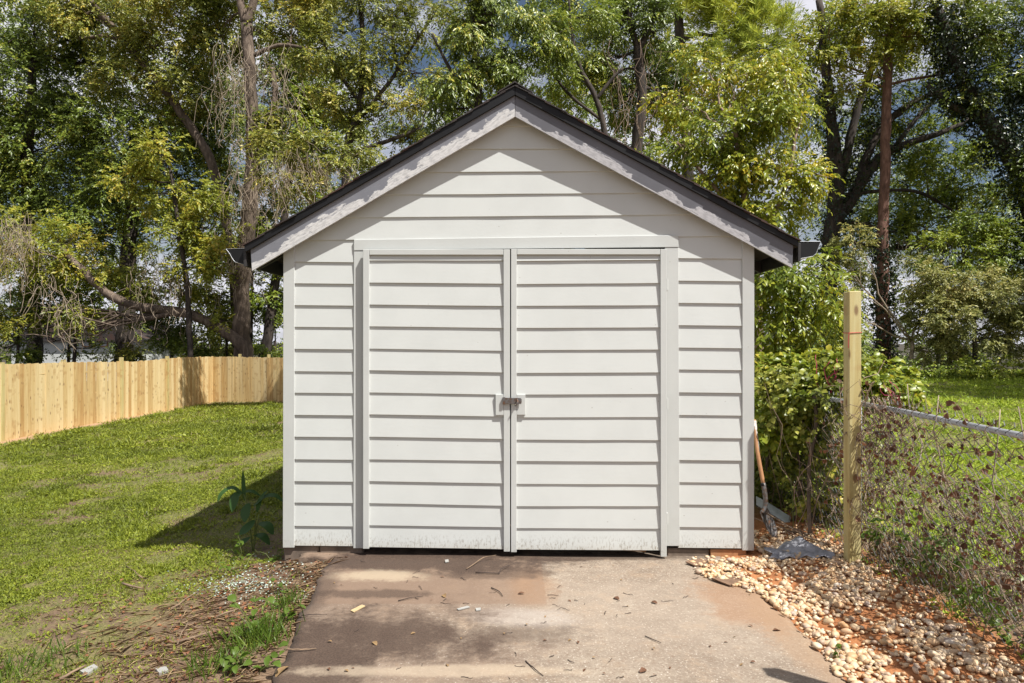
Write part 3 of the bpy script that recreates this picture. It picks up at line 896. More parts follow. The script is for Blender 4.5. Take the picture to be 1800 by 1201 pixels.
def densify(path, k=5, amp=.0):
    """path of (px, py, rpx[, Y]) in world points -> smooth Catmull-Rom"""
    pts = [Vector(p) for p, r in path]; rs = [r for p, r in path]
    if len(pts) == 2:
        return [pts[0].lerp(pts[1], t / k) for t in range(k + 1)], [rs[0] + (rs[1] - rs[0]) * t / k for t in range(k + 1)]
    P = [pts[0] * 2 - pts[1]] + pts + [pts[-1] * 2 - pts[-2]]
    out, rr = [], []
    for i in range(1, len(P) - 2):
        for j in range(k):
            t = j / k; a, b, c, d = P[i - 1], P[i], P[i + 1], P[i + 2]
            q = .5 * ((2 * b) + (c - a) * t + (2 * a - 5 * b + 4 * c - d) * t * t + (-a + 3 * b - 3 * c + d) * t ** 3)
            out.append(q); rr.append(rs[i - 1] + (rs[i] - rs[i - 1]) * t)
    out.append(pts[-1]); rr.append(rs[-1])
    return out, rr

TOTAL = [0]
DENSE = 1.95
def tree(name, label, cat, Y, stems, blobs, leaf='leaf_olive', bark='bark', L=.17, ar=.5, cover=2.2, droop=.25, hexa=False, group=None,
         limbs=True, ivy=None, clump=(.25, .45), clump_r=(.35, 1.2), needles=False, per=9, sides=8, twigs=40, back=0.0):
    """stems: lists of (px, py, radius px) at depth Y; blobs: (px, py, rx, ry[, dY[, rdepth]]) in photo pixels at depth Y"""
    s = Y / FPX
    if not needles and name != 'shade_tree': L *= .84
    base = U(stems[0][0][0], stems[0][0][1], Y) if stems else U(blobs[0][0], 640, Y)
    root = empty(name, base)
    tag(root, label, cat, group)
    bv = np.array(base)
    BL = []
    for b in blobs:
        dY = (b[4] if len(b) > 4 else 0.0) + back
        Yb = Y + dY
        c = U(b[0], b[1], Yb); rx, rz = b[2] * Yb / FPX, b[3] * Yb / FPX
        ry = b[5] if len(b) > 5 else min(rx, rz) * 1.1
        BL.append((np.array(c) - bv, np.array([rx, ry, rz])))
    tm = MB(); allpts = []
    for st in stems:
        path = [((U(p[0], p[1], Y + (p[3] if len(p) > 3 else 0)) - base), p[2] * s) for p in st]
        pts, rr = densify(path, 6)
        pts = [p + Vector((R.gauss(0, 1), R.gauss(0, 1), 0)) * r * .10 for p, r in zip(pts, rr)]
        rr = [r * R.uniform(.92, 1.08) for r in rr]
        tm.tube(pts, rr, sides)
        allpts += list(zip(pts, rr))
    tw = []
    if limbs and allpts:
        for c, r in BL:
            c = Vector(c)
            cand = [(p, q) for p, q in allpts if p.z < c.z + .3] or allpts
            p, q = min(cand, key=lambda t: (t[0] - c).length + abs((t[0] - c).length - (c - t[0]).length))
            n = 7; pts = wob(p, c, n, .05)
            r0 = min(q * .6, .012 * (c - p).length + .03)
            tm.tube(pts, [r0 * (1 - .7 * i / n) for i in range(n + 1)], 6)
            for _ in range(int(5 + 3 * float(np.mean(r)))):
                i = R.randint(2, n); e = c + Vector(rand_dir(1)[0] * r * R.uniform(.5, 1.0))
                tm.tube(wob(pts[i], e, 5, .07), [r0 * .4 * (1 - .75 * k / 5) for k in range(6)], 5, False)
    if needles:
        n = int(cover * 1000)
        P, D, N, Ls = spray_points(BL, n, clump, 10, L, .0, clump_r)
        rep = 6
        P = np.repeat(P, rep, 0); D = unit(np.repeat(unit(D), rep, 0) * .8 + RNG.normal(size=(len(P), 3)) * .5 + np.array([0, 0, .35])); N = rand_dir(len(P))
        me = leaf_mesh('crown', P, D, N, np.repeat(Ls, rep) * 1.2, .022, .0)
    elif BL:
        apx = sum(math.pi * b[2] * b[3] for b in blobs)
        n = int(DENSE * cover * apx * s * s / (.5 * L * L * ar))
        P, D, N, Ls = spray_points(BL, n, clump, per, L, droop, clump_r, (tw, twigs))
        me = leaf_mesh('crown', P, D, N, Ls, Ls * ar, hexa=hexa)
    if BL:
        TOTAL[0] += len(me.polygons)
        o = obj('crown', me, M[leaf], root); o['kind'] = 'stuff'
    twm = MB()
    for a, b in tw:
        twm.tube([a - (b - a) * .6, a, b], [.012, .009, .004], 4, False)
    if twm.v:
        obj('twigs', twm, M[bark], root)['kind'] = 'stuff'
    if tm.v:
        obj('trunk', tm, M[bark], root, sm=True)
    if ivy:
        Pv, Dv, Nv = [], [], []
        for (st, rpx, n) in ivy:
            path = [((U(p[0], p[1], Y) - base), p[2] * s) for p in st]
            pts, rr = densify(path, 12)
            pts = np.array([tuple(p) for p in pts]); k = RNG.integers(0, len(pts), n)
            an = RNG.uniform(0, 2 * np.pi, n); o = np.stack([np.cos(an), np.sin(an), RNG.normal(size=n) * .3], 1)
            rad = (np.array(rr)[k] + rpx * s * RNG.uniform(.1, 1, n) ** 1.2)[:, None]
            Pv.append(pts[k] + RNG.normal(size=(n, 3)) * np.array([.02, .02, .35]) + o * rad)
            Dv.append(o * .4 + RNG.normal(size=(n, 3)) * .5 + np.array([0, 0, -.7])); Nv.append(o + RNG.normal(size=(n, 3)) * .35)
        P, D, N = np.concatenate(Pv), np.concatenate(Dv), np.concatenate(Nv)
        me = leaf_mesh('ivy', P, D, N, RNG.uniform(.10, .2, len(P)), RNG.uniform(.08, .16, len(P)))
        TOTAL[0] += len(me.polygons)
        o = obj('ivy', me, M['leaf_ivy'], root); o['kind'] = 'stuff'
    return root

# ---- left wood, beyond the fence
tree('vine_clad_tree', 'tall forked grey trunk hung with dead vines behind the fence corner', 'tree', 29,
     [[(428, 640, 17), (424, 560, 14), (432, 430, 13.5), (446, 280, 12), (440, 150, 10.5), (433, 42, 10)], [(433, 44, 8), (420, -10, 7), (412, -90, 5)], [(434, 44, 8), (450, -10, 6.5), (470, -100, 5)],
      [(446, 280, 7), (470, 220, 6), (484, 170, 5), (478, 120, 4)], [(440, 100, 4), (490, 80, 3.5), (540, 85, 3)]],
     [(420, -30, 110, 50), (520, 40, 80, 60), (380, 60, 60, 70, .6), (500, 130, 50, 40), (350, -20, 90, 70, 1), (300, -10, 110, 36), (560, 0, 70, 30), (455, 60, 40, 40), (520, 190, 50, 36), (470, 215, 35, 28, -.8), (475, 255, 60, 25, -1)], 'leaf_olive', 'bark', L=.19, back=1.0, cover=1.7)
tree('leaning_tree', 'leaning slender tree slanting up to the left above the lawn', 'tree', 31,
     [[(420, 640, 9), (405, 440, 8), (372, 290, 8), (335, 225, 8), (283, 150, 7), (225, 80, 6), (150, -10, 4)], [(283, 150, 4), (210, 70, 3.5), (140, 68, 3)], [(225, 80, 3), (170, 25, 2.5), (150, 25, 2)]],
     [(300, 70, 100, 70), (180, 40, 110, 60), (330, 160, 60, 60), (230, 140, 80, 50), (110, 0, 70, 60)], 'leaf_olive', 'bark', L=.19, back=0.5, cover=1.9)
tree('fallen_limb_tree', 'low bent tree arching left over the fence from the corner', 'tree', 28.6,
     [[(430, 640, 8), (425, 606, 10), (380, 575, 9), (325, 550, 8.5), (250, 540, 8), (195, 520, 7.5), (150, 480, 6.5), (108, 438, 5)], [(195, 520, 3), (140, 470, 2.5), (60, 440, 2)]],
     [(110, 430, 80, 50), (180, 460, 80, 40), (250, 500, 70, 30), (60, 480, 70, 55), (330, 500, 55, 28, -.4), (20, 400, 50, 50), (395, 560, 45, 28, -.4), (130, 560, 90, 25, -.3), (30, 570, 60, 30)], 'leaf_yellow', 'bark', L=.2, back=0.7, cover=1.25, ar=.42)
tree('broad_tree', 'broad dark tree at the far left end of the wood', 'tree', 33,
     [[(62, 640, 12), (58, 500, 11), (48, 300, 9), (60, 100, 6)]],
     [(40, 160, 110, 90), (80, 260, 110, 80), (-40, 250, 90, 110), (120, 330, 90, 60), (20, 350, 90, 60), (150, 180, 70, 60), (-20, 40, 70, 70), (90, 70, 80, 50), (170, 110, 60, 40), (60, 0, 60, 26), (200, 20, 60, 26)], 'leaf_dark', 'bark_dark', L=.2, cover=1.7)
tree('round_tree', 'dark round-crowned tree left of the vine hung trunk', 'tree', 32,
     [[(215, 640, 15), (222, 560, 14), (228, 400, 12), (235, 230, 7)]],
     [(210, 250, 100, 80), (250, 340, 110, 70), (170, 400, 90, 60), (290, 230, 70, 60), (370, 200, 60, 90, 1.5), (370, 330, 60, 70, 1.5)], 'leaf_dark', 'bark_dark', L=.2, cover=1.9)
tree('young_maple', 'yellow-green young maple glowing in sun above the fence', 'tree', 28,
     [[(335, 640, 5), (330, 520, 4.5), (318, 420, 4), (300, 300, 3)]],
     [(285, 275, 65, 42), (330, 340, 75, 40), (270, 340, 50, 38), (370, 400, 60, 40), (300, 420, 60, 40), (215, 320, 40, 30), (345, 470, 60, 35)], 'leaf_yellow', 'bark_dark', L=.19, cover=1.35, ar=.5)
tree('thin_tree', 'dark slanting trunk between the vine hung tree and the shed', 'tree', 30,
     [[(462, 640, 10), (472, 580, 9), (486, 480, 8), (500, 380, 7), (520, 250, 5)]],
     [(520, 210, 80, 60), (560, 150, 70, 60, .5), (470, 400, 40, 60, .6), (470, 520, 45, 55, 1.0), (600, 250, 60, 50, 1)], 'leaf_mid', 'bark_dark', L=.18, cover=1.8)
tree('viny_thicket', 'sunlit vine thicket beside the left roof slope', 'thicket', 22,
     [[(560, 660, 4), (550, 450, 4), (545, 300, 3)]],
     [(540, 270, 85, 35), (600, 300, 70, 32), (500, 300, 50, 40), (630, 270, 40, 25), (560, 340, 60, 35), (485, 245, 40, 25), (590, 372, 50, 34, 1.2), (640, 392, 55, 36, 1.2), (690, 400, 40, 34, 1.2)], 'leaf_olive', 'vine', L=.15, cover=1.5, ar=.45)
tree('sapling', 'low sapling behind the shed that shades a patch of lawn', 'tree', 14.6, [[(600, 720, 5), (596, 380, 3)]], [(578, 372, 26, 12), (606, 366, 24, 12), (632, 380, 26, 14)], 'leaf_mid', 'bark_dark', L=.13, cover=1.3)
tree('open_tree', 'open limbed tree with sky showing through, left of the roof peak', 'tree', 24,
     [[(600, 700, 9), (606, 400, 8.5), (612, 262, 8), (632, 190, 6.5), (638, 90, 5), (632, -20, 4)], [(620, 220, 4), (680, 150, 3.4), (730, 75, 2.6), (760, 30, 2)], [(632, 180, 4), (590, 120, 3), (560, 60, 2.5)], [(700, 125, 3), (690, 60, 2.5), (700, 10, 2)], [(622, 268, 4), (690, 245, 3.5), (740, 225, 2.5)]],
     [(585, 95, 65, 50), (645, 130, 50, 50), (560, 30, 70, 35), (640, 15, 60, 30), (700, 190, 45, 25), (600, 180, 55, 35), (720, 250, 70, 25, .6), (650, 215, 60, 28), (760, 10, 45, 22), (690, 20, 60, 24), (690, 90, 40, 22), (740, 130, 40, 24), (600, -20, 110, 24), (760, 170, 36, 22), (670, 60, 30, 20, -.6), (730, 50, 34, 16, -.6)], 'leaf_olive', 'bark_dark', L=.17, back=0.2, cover=1.9, ar=.42)
tree('drooping_tree', 'dark drooping-leaved tree straight behind the roof peak', 'tree', 17,
     [[(835, 760, 11), (838, 400, 10), (842, 200, 8), (835, 60, 6), (830, -60, 4)], [(838, 200, 4), (790, 120, 3), (760, 60, 2)]],
     [(830, 60, 70, 55), (890, 100, 70, 50), (800, 150, 50, 45), (870, 20, 90, 40), (780, 200, 40, 28), (850, 130, 60, 40), (950, 50, 70, 50, .4)], 'leaf_dark', 'bark_dark', L=.15, cover=2.0, ar=.38, droop=.7)
tree('forked_tree', 'brown forked trunk right of the roof peak', 'tree', 23,
     [[(1112, 720, 12), (1116, 400, 11), (1120, 270, 10), (1128, 170, 9), (1122, 100, 9), (1120, 85, 8)], [(1122, 92, 6), (1140, 50, 5.5), (1160, -10, 5), (1175, -80, 4)], [(1122, 92, 6), (1108, 40, 5), (1100, -20, 4.5), (1090, -90, 3)]],
     [(1080, 40, 70, 50), (1150, 60, 55, 60), (1110, 150, 60, 40, 1), (1030, 100, 55, 45), (1170, 140, 60, 45, 1), (1080, 190, 50, 40, 1.5), (1170, 210, 60, 35, 2), (1070, -10, 120, 30), (1140, 10, 60, 34), (1200, 170, 50, 40, 1), (1060, 130, 40, 40)], 'leaf_dark', 'bark_dark', L=.17, back=0.2, cover=1.6, ar=.42, droop=.45)
tree('crooked_tree', 'thin crooked sapling close behind the right roof slope', 'tree', 19,
     [[(1080, 740, 7), (1072, 330, 6), (1062, 230, 5.5), (1048, 175, 5), (1020, 120, 4), (1005, 60, 3), (1000, 0, 2)], [(1048, 175, 3.5), (1075, 140, 3), (1095, 120, 2)], [(1055, 210, 3), (1000, 165, 2.5), (950, 100, 2)]],
     [(985, 60, 50, 40), (960, 130, 55, 35), (1010, 180, 45, 30, .5), (1040, 30, 45, 40)], 'leaf_mid', 'bark_dark', L=.14, back=0.2, cover=1.5, ar=.38, droop=.5)
tree('pine_tree', 'long-needled pine with bright tufts above the right roof slope', 'pine', 26,
     [[(1215, 700, 11), (1212, 400, 10), (1205, 200, 9), (1195, 60, 8), (1190, -80, 6)], [(1200, 70, 4), (1225, 60, 3.5), (1260, 62, 3), (1310, 40, 2.5), (1350, 20, 2)], [(1200, 90, 3), (1240, 75, 2.5), (1270, 85, 2)]],
     [(1300, 25, 70, 22), (1340, 50, 50, 18), (1230, 84, 50, 12), (1330, 85, 50, 16), (1180, 100, 40, 14), (1040, 145, 26, 22, 1), (1260, -20, 100, 30), (1215, 15, 40, 20)], 'needle', 'bark_dark', L=.26, cover=5.5, needles=True, limbs=True, clump_r=(.2, .6))
# ---- right side
tree('lime_shrub', 'bright lime-leaved tree leaning over the right roof slope', 'tree', 12.5,
     [[(1335, 720, 9), (1330, 500, 8), (1310, 350, 6), (1290, 220, 4)], [(1325, 460, 5), (1380, 330, 4), (1400, 230, 3)], [(1318, 400, 4), (1230, 300, 3), (1190, 250, 2)]],
     [(1270, 240, 70, 50), (1200, 255, 45, 35), (1340, 200, 60, 50), (1330, 290, 70, 45), (1380, 140, 50, 35), (1260, 310, 60, 40), (1390, 330, 45, 50), (1290, 160, 55, 35, .8), (1350, 380, 60, 40), (1310, 370, 50, 30), (1160, 290, 40, 25, .3), (1200, 190, 50, 36, 1), (1350, 110, 60, 36, 1), (1240, 120, 50, 36, 1.4), (1410, 200, 40, 34, .6)], 'leaf_lime', 'vine_brown', L=.115, cover=2.1, ar=.42, droop=.55, hexa=True)
tree('sumac_shrub', 'leafy shrub with drooping sprays right of the shed corner', 'shrub', 8.6,
     [[(1375, 820, 6), (1372, 700, 5), (1380, 580, 4)], [(1375, 720, 4), (1420, 600, 3), (1440, 520, 2)]],
     [(1375, 500, 50, 40), (1410, 470, 45, 30), (1360, 560, 50, 45), (1415, 560, 50, 45), (1380, 610, 60, 35), (1440, 520, 35, 28), (1420, 610, 40, 30), (1350, 480, 40, 30)], 'leaf_lime', 'stem', L=.105, cover=2.3, ar=.36, droop=.6, hexa=True)
tree('ivy_oak', 'ivy-wrapped oak with black spreading limbs at right', 'tree', 34,
     [[(1452, 650, 17), (1455, 520, 16), (1462, 420, 15), (1470, 340, 14), (1462, 230, 11), (1452, 120, 8), (1440, 0, 6)],
      [(1468, 390, 11), (1500, 345, 10), (1535, 290, 9), (1575, 260, 7), (1650, 235, 5), (1720, 205, 3.5)], [(1500, 345, 8), (1540, 240, 7), (1590, 190, 6), (1640, 165, 4), (1700, 150, 3)],
      [(1480, 310, 8), (1500, 220, 7), (1525, 140, 6), (1560, 60, 4)], [(1570, 262, 4), (1610, 210, 4), (1645, 170, 4), (1660, 120, 3)], [(1468, 345, 4), (1560, 335, 3), (1620, 340, 3), (1690, 380, 2)]],
     [(1520, 60, 110, 60), (1620, 70, 90, 50), (1450, 60, 70, 60), (1590, 150, 70, 40), (1640, 280, 70, 30), (1700, 330, 60, 35), (1540, 230, 40, 30, 1), (1630, 400, 80, 45), (1560, 400, 60, 50, 1), (1420, 190, 50, 50, 1), (1700, 240, 60, 30), (1580, 320, 50, 26, 2), (1500, 300, 40, 40, 2), (1560, 190, 60, 40), (1680, 290, 60, 50), (1620, 340, 60, 36), (1720, 420, 60, 40), (1760, 360, 40, 40), (1535, 215, 34, 40, 1), (1610, 240, 40, 30, 1), (1500, 380, 36, 40, 2), (1660, 200, 46, 30, 1)], 'leaf_mid', 'bark_dark', L=.22, back=0.6, cover=1.35,
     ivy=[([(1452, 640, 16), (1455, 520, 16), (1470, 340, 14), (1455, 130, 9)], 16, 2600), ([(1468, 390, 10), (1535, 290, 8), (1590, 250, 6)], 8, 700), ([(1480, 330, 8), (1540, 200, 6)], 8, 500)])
tree('pine_pole', 'straight reddish pine trunk with ivy round its foot', 'pine', 32.3,
     [[(1553, 652, 12), (1553, 560, 11), (1552, 420, 9.5), (1555, 300, 8.5), (1560, 150, 7.5), (1565, 0, 6.5), (1568, -120, 5)], [(1558, 150, 2.5), (1600, 140, 2.5), (1660, 130, 2), (1720, 115, 1.5)], [(1556, 140, 2), (1510, 125, 2), (1470, 110, 1.5)]],
     [(1500, 45, 50, 26, -1), (1550, 60, 50, 24, -1), (1600, 45, 50, 24, -1), (1480, 95, 40, 18, -1), (1560, 105, 40, 18, -1), (1610, 60, 40, 20, -1), (1730, 65, 40, 20, -1), (1530, 10, 70, 24, -1), (1690, 15, 70, 22, -1), (1455, 30, 50, 22, -1), (1420, 80, 50, 30, -1), (1440, 130, 50, 28, -.6), (1620, 10, 70, 26, -1), (1660, 90, 50, 24, -.5), (1570, 20, 60, 24, -1.3), (1500, 150, 40, 20, -.6)], 'leaf_yellow', 'bark_pine', L=.22, cover=1.3, limbs=True,
     ivy=[([(1553, 645, 13), (1553, 540, 12), (1552, 420, 9)], 9, 1500)])
tree('ivy_giant', 'massive ivy-draped dark tree at the right edge', 'tree', 31,
     [[(1850, 660, 20), (1835, 450, 18), (1790, 300, 16), (1725, 200, 13), (1680, 110, 10), (1650, 20, 8), (1640, -60, 6)], [(1725, 200, 8), (1680, 190, 6), (1630, 150, 4)], [(1800, 320, 8), (1830, 200, 7), (1850, 60, 5)]],
     [(1720, 60, 70, 60), (1790, 130, 50, 50), (1780, 40, 60, 50), (1700, 160, 55, 40), (1800, 300, 40, 60), (1850, 200, 60, 90), (1830, 420, 40, 60)], 'leaf_dark', 'bark_dark', L=.18, cover=1.8,
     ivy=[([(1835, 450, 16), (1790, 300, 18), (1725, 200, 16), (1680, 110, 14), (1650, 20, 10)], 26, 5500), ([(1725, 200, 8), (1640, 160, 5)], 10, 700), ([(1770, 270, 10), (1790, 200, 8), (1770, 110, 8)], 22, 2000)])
BK = 'bushes at the edge of the right wood'
tree('hazel_bush', 'big dusty olive bush under the trees at the right edge', 'bush', 28.5, [[(1715, 668, 5), (1712, 560, 3)]],
     [(1700, 500, 70, 40), (1760, 520, 60, 50), (1660, 560, 60, 45), (1720, 580, 80, 40), (1790, 590, 50, 50)], 'leaf_bush', 'bark_dark', L=.17, cover=1.9, group=BK)
tree('spindle_bush', 'low pale bush at the foot of the ivied pine', 'bush', 29.5, [[(1600, 667, 4), (1604, 600, 3)]],
     [(1628, 560, 46, 55), (1625, 490, 45, 40), (1640, 620, 55, 30), (1500, 560, 34, 60), (1490, 480, 40, 40), (1500, 420, 34, 30)], 'leaf_bush', 'vine', L=.16, cover=1.5, group=BK)
tree('dogwood_bush', 'shadowed bush between the ivied pine and the right edge', 'bush', 31, [[(1650, 665, 4), (1650, 560, 3)]],
     [(1660, 440, 60, 45), (1740, 440, 60, 40), (1650, 510, 60, 40), (1790, 460, 50, 50), (1720, 400, 60, 30)], 'leaf_mid', 'bark_dark', L=.19, cover=1.5, group=BK)
tree('bramble_bush', 'low rank bramble mound along the edge of the far lawn', 'bush', 27.5, [[(1650, 669, 3), (1650, 640, 2)]],
     [(1620, 652, 45, 12), (1690, 650, 55, 14), (1760, 650, 60, 14), (1830, 650, 50, 16)], 'leaf_mid', 'stem', L=.16, cover=2.0, limbs=False, group=BK)
tree('elder_bush', 'dark bush behind the leafy shrub by the shed corner', 'bush', 20, [[(1440, 680, 4), (1440, 560, 3)]],
     [(1440, 600, 60, 50), (1480, 560, 40, 60, 2), (1390, 640, 60, 40), (1500, 620, 40, 40)], 'leaf_dark', 'bark_dark', L=.14, cover=1.9, group=BK)
# trees that stand outside the picture but shade the far lawn
for k, (x, y, h) in enumerate(((18.6, 17.4, 10.2), (24.0, 20.6, 10.6), (28.5, 25.5, 11.2))):
    px = x / y * FPX + 900; py = 600 - (h - 1.7) / y * FPX
    tree('shade_tree', ('broad tree beside the right lawn, nearer the road', 'broad tree beside the right lawn, in the middle of three', 'broad tree beside the right lawn, farthest back')[k], 'tree', y, [[(px, 680, 20), (px, py, 10)]],
         [(px, py, 200, 110, 0, 3.4), (px - 50, py + 60, 150, 80, 0, 2.6), (px + 130, py + 40, 150, 90, 1, 2.6)], 'leaf_mid', 'bark', L=.34, cover=2.2)

UG = 'shrubs behind the left fence'
tree('understory_shrub', 'thin see-through shrub before the pale house', 'shrub', 32, [[(120, 650, 3), (122, 590, 2)]], [(80, 595, 50, 34), (140, 605, 50, 26), (200, 585, 50, 36), (240, 610, 30, 24)], 'leaf_dark', 'bark_dark', L=.17, cover=.34, group=UG)
for lab, px, blobs, lf in (('dark shrub over the far left end of the fence', 30, [(30, 560, 60, 40), (10, 610, 60, 30), (90, 520, 60, 40)], 'leaf_dark'),
                           ('shrub with pale tips under the bent leaning limb', 130, [(130, 545, 55, 26), (100, 500, 60, 30), (170, 520, 50, 28)], 'leaf_mid'),
                           ('low olive shrub just topping the fence', 200, [(205, 628, 45, 10), (250, 622, 40, 12)], 'leaf_olive'),
                           ('dark shrub in the shade below the young maple', 300, [(290, 590, 50, 40), (340, 600, 40, 35), (260, 540, 50, 36)], 'leaf_dark'),
                           ('shrub growing round the foot of the forked trunk', 395, [(385, 600, 40, 32), (400, 540, 40, 36), (365, 530, 40, 30)], 'leaf_olive'),
                           ('shrub between the slanting trunk and the shed wall', 480, [(480, 600, 30, 36), (470, 530, 32, 40), (500, 460, 30, 36)], 'leaf_mid'),
                           ('leafy dark sapling between two leaning trunks', 440, [(400, 470, 40, 40), (350, 430, 50, 36), (460, 350, 40, 50), (540, 420, 50, 50)], 'leaf_dark')):
    tree('understory_shrub', lab, 'shrub', 30.3, [[(px, 650, 3), (px + 4, blobs[0][1], 2)]], blobs, lf, 'bark_dark', L=.17, cover=1.6, group=UG)

# far wood: one mass nobody could count
def far_wood():
    BL = []
    tops = [(-80, 20), (150, 20), (330, 20), (480, 40), (560, 90), (640, 170), (720, 210), (790, 150), (840, 60), (1000, 20), (1180, 20), (1330, 50), (1440, 120), (1520, 240), (1600, 320), (1720, 370), (1880, 340)]
    tx, ty = [t[0] for t in tops], [t[1] for t in tops]
    for i in range(58):
        px = -80 + 1980 * (i + .5) / 58 + R.uniform(-20, 20); Y = R.uniform(41, 54)
        top = float(np.interp(px, tx, ty)) + R.uniform(-60, 50)
        for py in np.arange(max(top, -30), 640, 62):
            c = U(px + R.uniform(-25, 25), py + R.uniform(-20, 20), Y)
            BL.append((np.array(c), np.array([1.9, 1.7, 1.5]) * R.uniform(.8, 1.3)))
        BL.append((np.array(U(px, 632, Y)), np.array([2.4, 1.6, 1.3])))
    # the crowns go on above the picture and shade the depths of the wood
    for x in np.arange(-42, 44, 2.6):
        for z in (15.0, 18.0, 21.5):
            Y = R.uniform(37.5, 42.5); px = 900 + x / Y * FPX
            if (640 < px < 800 or px > 1470) and z < 21: continue
            BL.append((np.array((x + R.uniform(-.8, .8), Y, z + R.uniform(-1.2, 1.2))), np.array([2.1, 1.8, 1.5]) * R.uniform(.85, 1.2)))
    P, D, N, Ls = spray_points(BL, 222000, (.3, .5), 8, .26, .2, (.5, 1.3))
    me = leaf_mesh('far_wood', P, D, N, Ls, Ls * .5)
    TOTAL[0] += len(me.polygons)
    tag(obj('far_wood', me, M['leaf_dark']), 'distant dark green wood behind all the trees', 'wood', None, 'stuff')
far_wood()

# ------------------------------------------------------------------ house glimpsed through the trees
def house():
    Y = 42; a, b = U(20, 600, Y), U(250, 600, Y)
    root = empty('house', (0, Y, -1.9)); tag(root, 'pale house glimpsed between trunks beyond the left fence', 'house')
    m = MB(); m.box(a.x, b.x, 0, 7, 0, 3.6); obj('wall', m, M['siding'], root)
    m = MB(); m.prism([(a.x - .4, 3.6), (b.x + .4, 3.6), (b.x + .4, 3.75), ((a.x + b.x) / 2, 5.6), (a.x - .4, 3.75)], -.3, 7.3); obj('roof', m, M['shingle'], root)
    for px in (152, 183):
        c = U(px, 600, Y)
        m = MB(); m.box(c.x - .25, c.x + .25, -.05, .05, c.z + 1.9 - .35, c.z + 1.9 + .45); w = obj('window', m, M['handle'], root)
        m = MB(); m.box(c.x - .19, c.x + .19, -.06, -.045, c.z + 1.9 - .29, c.z + 1.9 + .39); obj('pane', m, M['galv'], w)
house()

# ------------------------------------------------------------------ dead vines
def vine_tangle(name, label, Y, boxes, n, mat='vine', r=.016, sag=.25, leaf=None, group='dead vine tangles in the trees'):
    """boxes: (px0, px1, py0, py1) the stems hang through"""
    m = MB()
    r *= .62
    for i in range(int(n * 1.6)):
        x0, x1, y0, y1 = R.choice(boxes)
        px, py = R.uniform(x0, x1), R.uniform(y0, y0 + .4 * (y1 - y0))
        L = R.uniform(.3, .8) * (y1 - y0)
        a = U(px, py, Y + R.uniform(-.7, .5)); b = U(px + R.gauss(0, .28) * L, min(y1, py + L), Y + R.uniform(-.8, .5))
        pts = wob(a, b, 9, R.uniform(.05, .17))
        m.tube(pts, [r * R.uniform(.5, 1.0)] * 10, 4, False)
    o = obj(name, m, M[mat]); tag(o, label, 'vine', group)
vine_tangle('dead_vine', 'pale dead vines hanging off the tall forked trunk', 28.2, [(405, 470, 230, 460), (440, 520, 60, 300), (395, 440, 380, 560), (380, 440, 60, 260)], 95, r=.017)
vine_tangle('dead_vine', 'pale dead vines trailing over the thicket by the left eave', 21.3, [(480, 580, 250, 380), (520, 640, 280, 350), (440, 520, 260, 420)], 70, r=.011)
vine_tangle('dead_vine', 'tan vine curtain at the far left edge', 27.6, [(-20, 60, 370, 560), (0, 45, 380, 480), (60, 140, 480, 620)], 70, r=.016)
vine_tangle('dead_vine', 'pale dead vines below the bent leaning limb', 28.0, [(190, 330, 530, 610), (220, 300, 440, 560), (260, 340, 440, 560)], 45, r=.015)
vine_tangle('dead_vine', 'thin dark vines beside the brown forked trunk', 22, [(1060, 1160, 60, 300), (1100, 1200, 150, 330)], 30, 'vine_brown', r=.013)
vine_tangle('dead_vine', 'pale dead vines strung through the bushes at right', 33, [(1500, 1760, 430, 640), (1560, 1700, 400, 560)], 60, r=.017)

